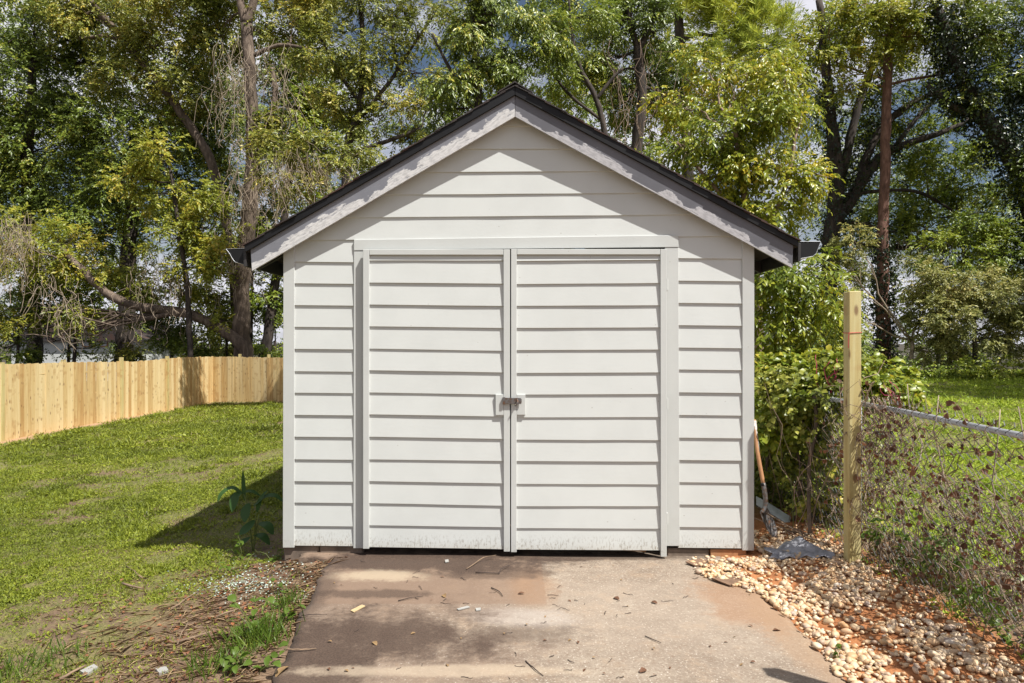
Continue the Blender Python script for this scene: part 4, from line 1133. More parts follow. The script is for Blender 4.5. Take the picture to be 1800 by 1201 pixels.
# ------------------------------------------------------------------ vine-covered hedge along the fence line
def hedge():
    root = empty('vine_hedge', (2.7, 6.2, .1)); b = np.array(root.location)
    tag(root, 'leafy vine hedge smothering the fence behind the timber post', 'hedge')
    BL = []
    for y in np.arange(5.75, 9.2, .42):
        w = 2.66 + R.uniform(-.05, .1)
        for z in (.35, .75, 1.1, 1.34):
            BL.append((np.array((w + R.uniform(-.1, .1), y + R.uniform(-.1, .1), z)) - b, np.array([.34, .32, .25]) * R.uniform(.85, 1.2)))
    top = []
    for px, py, Y in ((1345, 645, 7.3), (1380, 655, 7.0), (1410, 640, 6.8), (1450, 655, 6.3), (1480, 640, 6.2), (1530, 655, 6.0), (1560, 680, 5.8), (1590, 690, 5.7), (1520, 690, 5.7), (1355, 690, 7.0), (1400, 700, 6.8), (1440, 710, 6.4), (1575, 665, 6.0), (1340, 700, 6.6), (1365, 735, 6.3), (1345, 760, 6.2), (1400, 745, 6.1), (1440, 690, 6.0), (1350, 660, 6.8), (1420, 675, 6.3)):
        top.append((np.array(U(px, py, Y)) - b, np.array([.22, .22, .13]) * R.uniform(.85, 1.2)))
    P, D, N, Ls = spray_points(BL, 24000, (.4, .6), 7, .05, .35, (.08, .25))
    me = leaf_mesh('foliage', P, D, N, Ls, Ls * .75, hexa=True); o = obj('foliage', me, M['leaf_olive'], root); o['kind'] = 'stuff'
    P, D, N, Ls = spray_points(top, 8200, (.4, .6), 6, .062, .3, (.08, .25))
    me = leaf_mesh('top_growth', P, D, N, Ls, Ls * .8, hexa=True); o = obj('top_growth', me, M['leaf_hedge'], root); o['kind'] = 'stuff'
    m = MB()
    for i in range(90):
        y = R.uniform(5.35, 8.5); x = 2.62 + R.gauss(0, .2)
        a = Vector((x, y, .05)); e = a + Vector((R.gauss(0, .25), R.gauss(0, .3), R.uniform(.5, 1.35)))
        m.tube([p - Vector(b) for p in wob(a, e, 8, .07)], R.uniform(.0015, .004), 5, False)
    o = obj('stems', m, M['vine_brown'], root); o['kind'] = 'stuff'
    m = MB()
    for y in (5.7, 6.1, 6.6):
        m.tube([p - Vector(b) for p in wob((2.5, y, 0), (2.55 + R.uniform(-.1, .1), y + .1, 1.25), 8, .03)], .016, 6)
    obj('woody_stem', m, M['bark'], root)
hedge()

def pokeweed(label, px, py, Y, h, lean):
    root = empty('pokeweed', U(px, py, Y)); tag(root, label, 'weed', 'magenta stemmed weeds in the hedge')
    m = MB()
    for k in range(5):
        a = Vector((R.gauss(0, .02), R.gauss(0, .02), -.1)); e = Vector((lean + R.gauss(0, .06), R.gauss(0, .05), h * R.uniform(.6, 1.1)))
        m.tube(wob(a, e, 8, .09), [.0045 * (1 - .5 * i / 8) for i in range(9)], 5)
    obj('stem', m, M['magenta_stem'], root, sm=True)
    BL = [(np.array((lean * .5, 0, h * .6)), np.array([.09, .08, h * .4]))]
    P, D, N, Ls = spray_points(BL, 60, (.4, .6), 5, .055, .3, (.05, .1))
    o = obj('foliage', leaf_mesh('foliage', P, D, N, Ls, Ls * .55, hexa=True), M['leaf_hedge'], root); o['kind'] = 'stuff'
pokeweed('magenta stems poking up left of the timber post', 1448, 690, 5.9, .30, .03)
pokeweed('magenta stems tumbling over the fence right of the timber post', 1590, 705, 5.3, .16, -.16)

# dry vines woven through the chain-link
def fence_vines():
    root = empty('dry_fence_vine', (FX, 4.2, .1)); b = Vector(root.location)
    tag(root, 'brown dry vines with withered leaves woven through the chain-link fence', 'vine')
    m = MB(); P, D, N = [], [], []
    tan = MB()
    for i in range(380):
        y = min(5.25, max(2.4, R.choice((2.7, 3.0, 3.35, 4.0, 4.6, 4.85, 5.05, R.uniform(2.5, 5.2))) + R.gauss(0, .16)))
        dense = R.random(); near = y < 4.3
        z0 = R.uniform(.0, .6) if (dense < .7 or near) else R.uniform(.5, 1.1)
        a = Vector((FX - .02 + R.gauss(0, .05), y, z0 + .1)); L = R.uniform(.2, .8 if near else .95)
        an = R.gauss(1.2, 1.0)
        e = a + Vector((R.gauss(0, .07), math.cos(an) * L, abs(math.sin(an)) * L))
        e.z = min(e.z, (1.30 + (R.uniform(0, .12) if R.random() < .2 else 0)) if (not near or R.random() < .22) else R.uniform(.75, 1.0))
        pts = wob(a, e, 8, R.uniform(.05, .16))
        (tan if R.random() < .45 else m).tube([p - b for p in pts], R.uniform(.0010, .0030), 4, False)
        if R.random() < .55:
            for k in range(R.randint(1, 6)):
                q = R.choice(pts) - b
                P.append(tuple(q)); D.append((R.gauss(0, .6), R.gauss(0, .6), -.7)); N.append((-1 + R.gauss(0, .5), -.4 + R.gauss(0, .6), R.gauss(0, .5)))
    for i in range(150):                                     # looser growth up to the rail
        y = R.uniform(2.5, 5.2); a = Vector((FX - .02 + R.gauss(0, .06), y, R.uniform(.6, 1.15)))
        e = a + Vector((R.gauss(0, .08), R.gauss(0, .3), R.gauss(.05, .22))); e.z = min(e.z, 1.36)
        pts = wob(a, e, 7, R.uniform(.06, .2))
        (tan if R.random() < .35 else m).tube([p - b for p in pts], R.uniform(.0010, .0028), 4, False)
        for k in range(R.randint(0, 5)):
            q = R.choice(pts) - b
            P.append(tuple(q)); D.append((R.gauss(0, .6), R.gauss(0, .6), -.7)); N.append((-1 + R.gauss(0, .5), -.4 + R.gauss(0, .6), R.gauss(0, .5)))
    o = obj('tan_stems', tan, M['vine'], root); o['kind'] = 'stuff'
    # thick knot where rail meets post
    for i in range(45):
        a = Vector((FX + R.gauss(-.03, .07), R.uniform(4.6, 5.2), R.uniform(.95, 1.24))); e = a + Vector((R.gauss(0, .12), R.gauss(0, .22), R.gauss(0, .14)))
        m.tube([p - b for p in wob(a, e, 6, .2)], R.uniform(.0015, .0035), 4, False)
    o = obj('stems', m, M['vine_brown'], root); o['kind'] = 'stuff'
    P, D, N = map(np.array, (P, D, N)); Ls = RNG.uniform(.018, .048, len(P))
    o = obj('withered_leaves', leaf_mesh('withered_leaves', P, D, N, Ls, Ls * .75, .35, True), M['dry_leaf'], root); o['kind'] = 'stuff'
    # tan canes rising above the rail
    for px, py, Y in ((1758, 745, 3.75), (1650, 720, 4.2), (1790, 740, 3.5), (1595, 700, 4.8)):
        top = U(px, py - 25, Y); base = Vector((FX - .02, Y + R.uniform(-.4, .1), .3))
        c = MB(); c.tube([p - b for p in wob(base, top, 8, .06)], [.006 - .0004 * i for i in range(9)], 6)
        obj('cane', c, M['vine'], root, sm=True)
    # green growth low on the fence
    BL = [(np.array((FX + .05, y, R.uniform(.18, .45))) - np.array(b), np.array([.16, .2, .2])) for y in np.arange(3.0, 5.2, .22)]
    P, D, N, Ls = spray_points(BL, 900, (.4, .6), 6, .042, .2, (.06, .2))
    o = obj('green_shoots', leaf_mesh('green_shoots', P, D, N, Ls, Ls * .55, hexa=True), M['leaf_weed'], root); o['kind'] = 'stuff'
fence_vines()

# ------------------------------------------------------------------ gravel
def pebble_mat():
    n = NT('river_pebble')
    r = n.math('FRACT', n.math('ADD', n.island(), n.orand()))
    c = n.ramp(r, [(.0, (.56, .38, .20)), (.18, (.64, .50, .33)), (.36, (.46, .26, .115)), (.5, (.68, .57, .41)), (.62, (.42, .21, .085)), (.74, (.60, .43, .26)), (.84, (.38, .29, .235)), (.92, (.54, .33, .15)), (1.0, (.70, .61, .50))])
    n.t.nodes[-1].color_ramp.interpolation = 'LINEAR'
    f = n.noise(35, 4)
    c = n.mix(n.math('MULTIPLY', n.rng(f, .5, .72), .45), c, (.40, .22, .10))
    n.set(Base_Color=c, Roughness=.55); n.bump(n.noise(80, 3), .15, .003); return n.m
M['pebble'] = pebble_mat()
def gravel():
    bm = bmesh.new(); bmesh.ops.create_icosphere(bm, subdivisions=2, radius=1)
    BV = np.array([v.co[:] for v in bm.verts]); BF = np.array([[v.index for v in f.verts] for f in bm.faces]); bm.free()
    bm = bmesh.new(); bmesh.ops.create_icosphere(bm, subdivisions=1, radius=1)
    LV = np.array([v.co[:] for v in bm.verts]); LF = np.array([[v.index for v in f.verts] for f in bm.faces]); bm.free()
    root = empty('gravel_bed', (2.0, 4.2, 0)); root['kind'] = 'structure'
    b = np.array(root.location)
    def shape(V, k):
        r = np.random.default_rng(k); w = r.normal(size=(5, 3)) * 1.6; ph = r.uniform(0, 6, 5)
        d = 1 + sum(.09 * np.sin(V @ w[i] + ph[i]) for i in range(5))
        return V * d[:, None] * np.array([1, r.uniform(.62, .9), r.uniform(.42, .68)])
    spots = []
    tries = 0
    while len(spots) < 5600 and tries < 120000:
        tries += 1
        y = R.uniform(2.2, 5.95); x = R.uniform(1.30, 2.75)
        lo = 1.66 + .02 * math.sin(y * 5) if y < 4.55 else 1.66 - .34 * min(1, (y - 4.55) / .45)
        hi = 2.46 + .05 * math.sin(y * 3.1) if y < 5.0 else 2.5
        if y > 5.36 and x < 1.98: continue
        pr = min(1, max(0, (x - lo) / .08)) * min(1, max(0, (hi + .12 - x) / .16))
        clay = vnoise(x, y, 2.3, 8) * .65 + vnoise(x, y, 6, 9) * .35
        bare = (clay > .53) or (abs(x - 2.12) < .22 and abs(y - 3.55) < .3 and clay > .42)
        if abs(x - 1.75) < .28 and abs(y - 4.75) < .33: bare = bare or clay > .38
        if bare: pr *= .3
        if R.random() > pr: continue
        s = R.choice((.011, .013, .015, .018, .021, .027)) * R.uniform(.8, 1.15)
        spots.append((x, y, s))
    spots.sort(key=lambda t: t[1] - 25 * t[2])
    vis = [t for t in spots if t[0] / t[1] * FPX + 900 < 1800 and 600 + 1.66 / t[1] * FPX < 1201]
    vis.sort(key=lambda t: -t[2] / t[1])
    ind = set(id(t) for t in vis[:290])
    meshes = []
    for k in range(10):
        me = np_mesh('pebble', shape(BV, k), [BF], True); me.materials.append(M['pebble']); meshes.append(me)
    sh = [shape(LV, 50 + k) for k in range(20)]
    Vs, Fs, n0 = [], [], 0
    for t in spots:
        x, y, s = t
        z = max(float(ground_z(x, y)), .0 if x < 1.7 else -1) + s * .25 + R.uniform(0, .012)
        rz, rx, ry = R.uniform(0, 6.28), R.gauss(0, .35), R.gauss(0, .35)
        if id(t) in ind:
            o = obj('pebble', R.choice(meshes), None, root)
            o.location = (x - b[0], y - b[1], z - b[2]); o.rotation_euler = (rx, ry, rz); o.scale = (s, s * R.uniform(.85, 1.1), s)
        else:
            Mx = np.array(Matrix.Rotation(rz, 3, 'Z') @ Matrix.Rotation(rx, 3, 'X'))
            Vs.append((R.choice(sh) * s) @ Mx.T + np.array([x, y, z]) - b); Fs.append(LF + n0); n0 += len(LV)
    o = obj('pebbles', np_mesh('pebbles', np.concatenate(Vs), [np.concatenate(Fs)], True), M['pebble'], root); o['kind'] = 'stuff'
gravel()

# ------------------------------------------------------------------ lawns
def lawn(name, label, region, bands, mat, bare=None, seed=3):
    """bands: (y0, y1, leaves per m2, leaf size); region(x, y) -> keep mask"""
    Ps, Ds, Ns, Ls, Ws = [], [], [], [], []
    for y0, y1, dens, s in bands:
        x0, x1 = region['x'](y0, y1)
        n = int((y1 - y0) * (x1 - x0) * dens)
        nc = n // 14; cl = RNG.integers(0, nc, n)
        sp = s * RNG.uniform(.8, 2.6, nc)[cl]
        x, y = RNG.uniform(x0, x1, nc)[cl] + RNG.normal(0, 1, n) * sp, RNG.uniform(y0, y1, nc)[cl] + RNG.normal(0, 1, n) * sp
        ch = RNG.uniform(.45, 1.7, nc)[cl]
        den = .17 + 1.3 * vnoise(x, y, 1.5, seed) * (.35 + 1.2 * vnoise(x, y, 5.5, seed + 1))
        den = den * (1.25 - 1.05 * smooth(.54, .70, vnoise(x, y, .8, seed + 2) * .6 + vnoise(x, y, 3.0, seed + 5) * .4))
        k = region['keep'](x, y) * np.clip(den * 1.35, .04, 1) > RNG.uniform(0, 1, n)
        x, y = x[k], y[k]; n = len(x)
        h = s * RNG.uniform(.1, 1.1, n) * (.5 + vnoise(x, y, 2.2, seed + 3)) * ch[k]
        blade = RNG.uniform(0, 1, n) < .52
        P = np.stack([x, y, ground_z(x, y) + np.where(blade, 0, h * .8)], 1)
        an = RNG.uniform(0, 2 * np.pi, n)
        D = np.stack([np.cos(an), np.sin(an), np.where(blade, RNG.uniform(.4, 1.8, n), RNG.normal(0, .3, n))], 1)
        N = np.where(blade[:, None], RNG.normal(size=(n, 3)), np.array([0, 0, 1.0]) + RNG.normal(size=(n, 3)) * .35)
        sz = RNG.uniform(.5, 1.2, n) * s * np.where(vnoise(x, y, 2.7, seed + 8) > .62, 1.5, 1.0)
        Ps.append(P); Ds.append(D); Ns.append(N); Ls.append(np.where(blade, sz * 1.9, sz)); Ws.append(np.where(blade, sz * .24, sz * .72))
    P, D, N, L_, W_ = map(np.concatenate, (Ps, Ds, Ns, Ls, Ws))
    me = leaf_mesh(name, P, D, N, L_, W_); TOTAL[0] += len(me.polygons)
    tag(obj(name, me, M[mat]), label, 'grass', None, 'stuff')

def keep_left(x, y):
    sl = -1.22 - (y - 3.39) * .132
    d = sl - x                                     # metres left of the slab's edge
    edge = np.where(y < 5.6, smooth(.05, 1.5, d + .7 * (vnoise(x, y, 2, 21) - .5)) * .9 + .1 * (d > .02), 1.0)
    litter = smooth(.9, .3, np.hypot((x + 2.35) / .95, (y - 4.35) / .75)) * .85      # raked-out strip with straw
    litter = np.maximum(litter, smooth(1.1, .4, np.hypot((x + 1.75) / .7, (y - 4.9) / .55)) * .8)
    litter = np.maximum(litter, smooth(1.0, .4, np.hypot((x + 2.0) / 1.1, (y - 3.65) / .35)) * .7)
    shedm = ~((x > -1.92) & (y > 5.45) & (y < 10.6))
    fence_d = smooth(-11.7, -11.0, x + .6 * (vnoise(x, y, 1.5, 31) - .5)) * smooth(26.4, 25.2, y - (x + 11.6) * -.33 + .6 * (vnoise(x, y, 1.2, 32) - .5))
    return np.where(x < sl, 1, 0) * edge * (1 - litter) * shedm * fence_d
lawn('grass', 'patchy weedy green lawn left of the shed',
     {'x': lambda a, b: (max(-.78 * b - .3, -12), -1.3), 'keep': keep_left},
     [(2.9, 5, 12000, .0155), (5, 7, 8000, .020), (7, 10, 5200, .027), (10, 14, 2700, .036), (14, 19, 1200, .052), (19, 26.5, 720, .064)], 'grass')
lawn('grass', 'sunny lawn beyond the chain-link fence',
     {'x': lambda a, b: (2.55 if b < 9 else a * .42, b * .80 + .3), 'keep': lambda x, y: ((x > 2.72) | (RNG.uniform(0, 1, len(x)) < .35)) * 1.2},
     [(3, 6, 3000, .028), (6, 10, 1900, .034), (10, 16, 800, .045), (16, 24, 420, .058), (24, 36, 220, .075)], 'grass_far', seed=40)

# straw, twigs, raked-out litter beside the slab
def straw():
    n = 2600
    x = -1.35 - np.abs(RNG.normal(0, .75, n)); y = RNG.uniform(3.2, 5.5, n)
    k = vnoise(x, y, 2.4, 51) * .6 + vnoise(x, y, 7, 52) * .4 > .36
    x, y = x[k], y[k]; n = len(x)
    an = RNG.normal(.5, .7, n)
    D = np.stack([np.cos(an), np.sin(an), RNG.normal(0, .09, n)], 1)
    P = np.stack([x, y, ground_z(x, y) + RNG.uniform(.004, .025, n)], 1)
    me = leaf_mesh('straw', P, D, np.array([0, 0, 1.0]) + RNG.normal(size=(n, 3)) * .3, RNG.uniform(.04, .2, n), RNG.uniform(.003, .007, n), .3)
    tag(obj('straw', me, M['straw']), 'dry straw and raked litter beside the slab', 'straw', None, 'stuff')
    n = 900
    x = -1.3 - np.abs(RNG.normal(0, .9, n)); y = RNG.uniform(3.2, 5.7, n)
    P = np.stack([x, y, ground_z(x, y) + RNG.uniform(.006, .02, n)], 1)
    an = RNG.uniform(0, 6.28, n)
    L_ = RNG.uniform(.015, .045, n)
    me = leaf_mesh('leaf_litter', P, np.stack([np.cos(an), np.sin(an), RNG.normal(0, .2, n)], 1), np.array([0, 0, 1.0]) + RNG.normal(size=(n, 3)) * .4, L_, L_ * .6, .3)
    tag(obj('leaf_litter', me, M['dry_leaf']), 'small brown dead leaves strewn beside the slab', 'leaves', None, 'stuff')
straw()

def shards():
    n = NT('glass_crumb'); r = n.island()
    n.set(Base_Color=n.ramp(r, [(.2, (.24, .32, .26)), (.6, (.40, .48, .40)), (.95, (.60, .66, .60))]), Roughness=.25)
    V, F = [], []; k = 0
    for i in range(520):
        c = G(R.gauss(425, 48), R.gauss(1030, 13)) if R.random() < .8 else G(R.gauss(480, 40), R.gauss(1000, 16))
        s = R.uniform(.003, .0085); rot = Matrix.Rotation(R.uniform(0, 6.28), 3, 'Z') @ Matrix.Rotation(R.gauss(0, .5), 3, 'X')
        for v in ((-1, -.7, -.25), (1, -.6, -.25), (.7, .8, -.25), (-.8, .7, -.25), (-.8, -.6, .3), (.9, -.5, .2), (.6, .6, .3), (-.7, .6, .25)):
            V.append(tuple(rot @ (Vector(v) * s) + c + Vector((0, 0, .012))))
        F += [tuple(k + j for j in f) for f in ((3, 2, 1, 0), (4, 5, 6, 7), (0, 1, 5, 4), (1, 2, 6, 5), (2, 3, 7, 6), (3, 0, 4, 7))]; k += 8
    tag(obj('glass_crumbs', np_mesh('glass_crumbs', V, [np.array(F)]), n.m), 'spilled pale green glass crumbs among the weeds', 'glass', None, 'stuff')
shards()

# ------------------------------------------------------------------ broad-leaved plant at the shed's corner
def ribbon(pts, width, n=9):
    """a long leaf along world points, arched across"""
    path, _ = densify([(p, 0) for p in pts], 4)
    V, F = [], []
    N = len(path)
    for i, p in enumerate(path):
        t = (path[min(i + 1, N - 1)] - path[max(i - 1, 0)]).normalized()
        s = t.cross(Vector((.1, -.4, 1))); s.normalize(); nn = s.cross(t)
        f = i / (N - 1); w = width * (math.sin(math.pi * min(1, f * .92 + .06)) ** .75) * .5
        V += [tuple(p + s * w + nn * w * .25), tuple(p), tuple(p - s * w + nn * w * .25)]
    for i in range(N - 1):
        a = i * 3
        F += [(a, a + 1, a + 4, a + 3), (a + 1, a + 2, a + 5, a + 4)]
    m = MB(); m.v, m.f = V, F
    return m
def corner_plant():
    Y = 5.95; base = G(444, 968)
    Y = base.y
    root = empty('broadleaf_plant', base); tag(root, 'dark broad-leaved plant in the shade of the shed corner', 'plant')
    q = lambda x, y, d=0: U(x, y, Y + d) - base
    for pts, w in (([(430, 880, 0), (428, 855, 0), (427, 826, 0)], .035), ([(426, 868, 0), (408, 858, 0), (390, 868, -.03), (383, 882, -.05)], .055), ([(425, 866, 0), (414, 875, -.03), (408, 900, -.06)], .09),
                   ([(426, 866, 0), (442, 864, .03), (458, 872, .05)], .05), ([(438, 885, 0), (432, 900, -.04), (430, 918, -.07)], .085), ([(446, 890, 0), (466, 874, .0), (484, 872, .0), (500, 884, 0)], .06),
                   ([(448, 915, 0), (432, 932, -.05), (420, 940, -.08)], .10), ([(452, 900, 0), (458, 880, 0), (470, 862, 0)], .06), ([(455, 920, 0), (470, 925, -.04), (480, 940, -.05)], .09), ([(448, 940, 0), (462, 944, -.05), (474, 958, -.06)], .08), ([(440, 945, 0), (425, 955, -.03), (412, 962, -.05)], .07)):
        obj('leaf', ribbon([q(*p) for p in pts], w), M['leaf_plant'], root, sm=True)
    for pts in (((444, 972), (440, 930), (432, 880), (426, 866)), ((446, 972), (448, 930), (450, 900)), ((445, 970), (450, 935), (455, 905))):
        m = MB(); p, r = densify([(q(*a), .006) for a in pts], 4); m.tube(p, r, 6); obj('stem', m, M['stem'], root, sm=True)
corner_plant()

# ------------------------------------------------------------------ weeds with leaves of their own
def leaf_shape(L, Wd, k=0):
    m = MB(); n = 6; V = []
    for i in range(n + 1):
        f = i / n; w = Wd * .5 * math.sin(math.pi * (f * .9 + .05)) ** .8 * (1 + .15 * (i % 2)); z = .10 * L * math.sin(f * 2.2) - .2 * L * f * f
        V += [(w, f * L, z + w * .35), (0, f * L, z), (-w, f * L, z + w * .35)]
    F = []
    for i in range(n):
        a = i * 3; F += [(a, a + 3, a + 4, a + 1), (a + 1, a + 4, a + 5, a + 2)]
    m.v, m.f = V, F
    return m
LEAFM = []
for k in range(3):
    me = leaf_shape(1.0, .55 + .1 * k).mesh('leaf', True); me.materials.append(M['leaf_weed']); LEAFM.append(me)
def weed(label, px, py, h, n, s, spread=.10, stems=3, group='leafy weeds by the slab', name='leafy_weed'):
    base = G(px, py); root = empty(name, base); tag(root, label, 'weed', group)
    tips = []
    m = MB()
    for k in range(stems):
        e = Vector((R.gauss(0, spread), R.gauss(0, spread), h * R.uniform(.6, 1.05))); pts = wob((0, 0, -.01), e, 6, .08)
        m.tube(pts, [.003 * (1 - .09 * i) for i in range(7)], 5); tips.append(pts)
    obj('stem', m, M['stem'], root, sm=True)
    for i in range(n):
        p = R.choice(tips); t = R.randint(1, 6)
        o = obj('leaf', R.choice(LEAFM), None, root, p[t]); sc = s * R.uniform(.6, 1.2)
        o.scale = (sc, sc, sc); o.rotation_euler = (R.gauss(.1, .35), R.gauss(0, .35), R.uniform(0, 6.28))
weed('sprawling bright weed just below the broad-leaved plant', 425, 985, .17, 16, .055, .10, 4)
weed('trailing weed with lit leaves near the glass crumbs', 412, 1010, .10, 12, .05, .14, 4)
weed('small weed close to the shed corner', 480, 988, .10, 12, .05, .10, 4)
weed('little weed between straw and slab corner', 508, 1040, .12, 10, .05, .06, 3)
weed('dense weed leaning over the slab edge', 500, 1090, .14, 14, .05, .07, 4)
weed('tall leafy weed growing out of the grass tuft', 440, 1120, .22, 16, .06, .08, 4)
weed('wide-leaved weed at the bottom of the slab edge', 455, 1180, .12, 14, .055, .09, 4)
weed('weed at the bottom left of the slab', 400, 1190, .13, 14, .055, .10, 4)
weed('pale weed sprouting from the gravel by the slab', 1475, 1165, .08, 10, .03, .04, 3)
weed('tall weed rooted at the foot of the fence', 1722, 1040, .22, 14, .045, .06, 3)
weed('green weed at the edge of the gravel bed', 1770, 1130, .12, 16, .05, .09, 4)
weed('yellowish weed under the chain-link', 1690, 1000, .18, 14, .045, .08, 3)

def tuft(label, px, py, n, h, spread, mat='leaf_weed', group='grass tufts'):
    base = G(px, py); root = empty('grass_tuft', base); tag(root, label, 'grass tuft', group)
    P = np.stack([RNG.normal(0, spread, n), RNG.normal(0, spread, n), np.zeros(n)], 1)
    P[:, 2] = ground_z(P[:, 0] + base.x, P[:, 1] + base.y) - base.z
    D = np.stack([RNG.normal(0, .45, n), RNG.normal(0, .45, n), np.ones(n)], 1)
    Ls = h * RNG.uniform(.4, 1.15, n)
    o = obj('blades', leaf_mesh('blades', P, D, np.concatenate([rand_dir(n)]), Ls, RNG.uniform(.004, .008, n), .1, True), M[mat], root); o['kind'] = 'stuff'
tuft('long grass tuft at the slab edge among weeds', 455, 1130, 260, .17, .085)
tuft('grass tuft leaning onto the slab farther back', 505, 1065, 120, .11, .06)
tuft('bright grass tuft in the bottom left corner', 60, 1175, 260, .10, .14)
tuft('grass tuft at the bottom edge left of the slab', 380, 1175, 140, .11, .09)
tuft('grass tuft under the chain-link fence beside the stones', 1640, 1020, 220, .2, .10)
tuft('grass clump growing at the lower right fence line', 1740, 1075, 240, .17, .10)
tuft('dry tan grass clump right of the timber post', 1580, 985, 260, .24, .10, 'straw')
tuft('dry tan grass along the fence foot at the right edge', 1700, 1030, 260, .20, .14, 'straw')

# ------------------------------------------------------------------ shovel and clutter by the right corner
def shovel():
    base = U(1366, 943, 5.72)
    root = empty('shovel', base); tag(root, 'old round shovel leaning on the shed corner, blade down', 'shovel')
    q = lambda x, y, Y: U(x, y, Y) - base
    m = MB(); p, r = densify([(q(1326, 738, 5.95), .013), (q(1331, 790, 5.88), .0165), (q(1342, 852, 5.79), .017)], 6)
    m.tube(p, r, 10); obj('handle', m, M['handle'], root, sm=True)
    m = MB(); m.tube([q(1326.5, 740, 5.945), q(1329.2, 770, 5.91), q(1332, 795, 5.875)], [.0140, .0162, .0175], 10); obj('paint_splash', m, simple('dried_paint', (.45, .40, .37), .7, .5, 30), root, sm=True)
    m = MB(); p, r = densify([(q(1341.5, 849, 5.79), .0195), (q(1345, 872, 5.77), .020), (q(1345, 890, 5.76), .018), (q(1339, 903, 5.75), .02)], 5); m.tube(p, r, 10)
    obj('socket', m, M['rust'], root, sm=True)
    m = MB(); m.tube([q(1341, 849, 5.79), q(1341.8, 854, 5.787)], .0205, 10); obj('ferrule', m, M['black_metal'], root, sm=True)
    # dished blade
    V, F = [], []
    a, c = q(1338, 900, 5.75), q(1366, 950, 5.70)
    ax = (c - a); Ls = ax.length; ax.normalize(); sd = Vector((.62, .75, .1)); sd = (sd - ax * sd.dot(ax)).normalized(); nn = ax.cross(sd)
    for layer in (0, .003):
        for i in range(9):
            f = i / 8; w = .095 * (1 if f < .45 else math.cos((f - .45) / .55 * math.pi / 2) ** .7) * (.85 + .15 * min(1, f * 4)); w = max(w, .004)
            for j in range(5):
                g = j / 2 - 1
                V.append(tuple(a + ax * (f * Ls) + sd * (w * g) + nn * (.025 * g * g - .02 * f + layer)))
    for L_ in (0, 45):
        for i in range(8):
            for j in range(4):
                k = L_ + i * 5 + j; F.append((k, k + 1, k + 6, k + 5) if L_ else (k + 5, k + 6, k + 1, k))
    for i in range(8):
        F += [(i * 5, i * 5 + 5, i * 5 + 50, i * 5 + 45), (i * 5 + 49, i * 5 + 54, i * 5 + 9, i * 5 + 4)]
    for j in range(4): F.append((j + 45, j + 46, j + 1, j))
    m = MB(); m.v, m.f = V, F; obj('blade', m, M['rust'], root, sm=True)
shovel()
def slab_piece(name, label, cat, pts, thick, mat, Ys):
    V = [U(x, y, Y) for (x, y), Y in zip(pts, Ys)]
    n = (V[1] - V[0]).cross(V[2] - V[0]).normalized()
    if n.z < 0: n = -n
    k = len(V); m = MB()
    m.add([tuple(v) for v in V] + [tuple(v - n * thick) for v in V], [tuple(range(k)), tuple(range(2 * k - 1, k - 1, -1))] + [(i, i + k, (i + 1) % k + k, (i + 1) % k) for i in range(k)])
    return tag(obj(name, m, mat, bevel=.002), label, cat)
M['dull_plastic'] = simple('clear_plastic_grey', (.30, .33, .33), .25, .25, 8)
M['fabric'] = simple('weed_fabric', (.26, .26, .285), .65, .45, 14)
slab_piece('plastic_sheet', 'grey plastic sheet leaning behind the shovel', 'sheet', [(1329, 872), (1345, 880), (1390, 908), (1388, 924), (1345, 897), (1329, 888)], .05, M['dull_plastic'], [6.3, 6.25, 6.1, 6.05, 6.15, 6.25])
def stick(label, pts, r, mat='stick', name='stick', group=None, wobn=.015):
    P = []
    for a, b in zip(pts[:-1], pts[1:]): P += wob(a, b, 4, wobn)[:-1]
    P.append(Vector(pts[-1])); base = P[0].copy(); n = len(P)
    m = MB(); m.tube([p - base for p in P], [r * (1 - .5 * i / n) for i in range(n)], 6)
    return tag(obj(name, m, M[mat], None, base, sm=True), label, name, group)
stick('long pale stick leaning from the shovel towards the post', [U(1346, 902, 5.75), U(1420, 946, 5.5), U(1460, 958, 5.35)], .008)
stick('bent green cane rising between shovel and post', [U(1455, 935, 5.5), U(1451, 915, 5.5), U(1480, 900, 5.3)], .006, 'stem', 'cane')
stick('thin upright green cane behind the shovel', [G(1394, 932), U(1393, 870, 5.9), U(1390, 838, 5.95)], .004, 'stem', 'cane')
for i in range(8):
    a = G(R.uniform(1400, 1470), R.uniform(935, 955)); e = a + Vector((R.gauss(0, .22), R.gauss(0, .12), R.uniform(.02, .10)))
    stick(('brown dead branch %s' % ('leaning left of the post', 'crossing low by the hedge foot', 'propped in the dark hedge foot', 'lying across the pale stick', 'sticking up beside the post', 'angled towards the shovel', 'fallen between hedge and gravel', 'bent over the dark fabric')[i]), [a, e], .006, 'vine_brown', 'branch')
def cloth():
    pts = []
    V, F = [], []
    nx, ny = 22, 8
    for j in range(ny):
        for i in range(nx):
            f, g = i / (nx - 1), j / (ny - 1)
            px = 1350 + f * 110 + 8 * math.sin(g * 5); py = 989 - g * (12 + 10 * math.sin(f * 3.1)) - 6 * f + 8 * max(0, f - .6)
            p = G(px, py); p.z += .028 + .03 * math.sin(f * 9 + g * 3) * g + .012 * math.sin(f * 23 + g * 7) + .03 * g
            V.append(tuple(p))
    for j in range(ny - 1):
        for i in range(nx - 1): a = j * nx + i; F.append((a, a + 1, a + nx + 1, a + nx))
    m = MB(); m.v, m.f = V, F
    o = obj('weed_fabric', m, M['fabric'], sm=True); s = o.modifiers.new('solid', 'SOLIDIFY'); s.thickness = .003
    tag(o, 'crumpled grey landscape fabric on the gravel by the corner', 'fabric')
cloth()
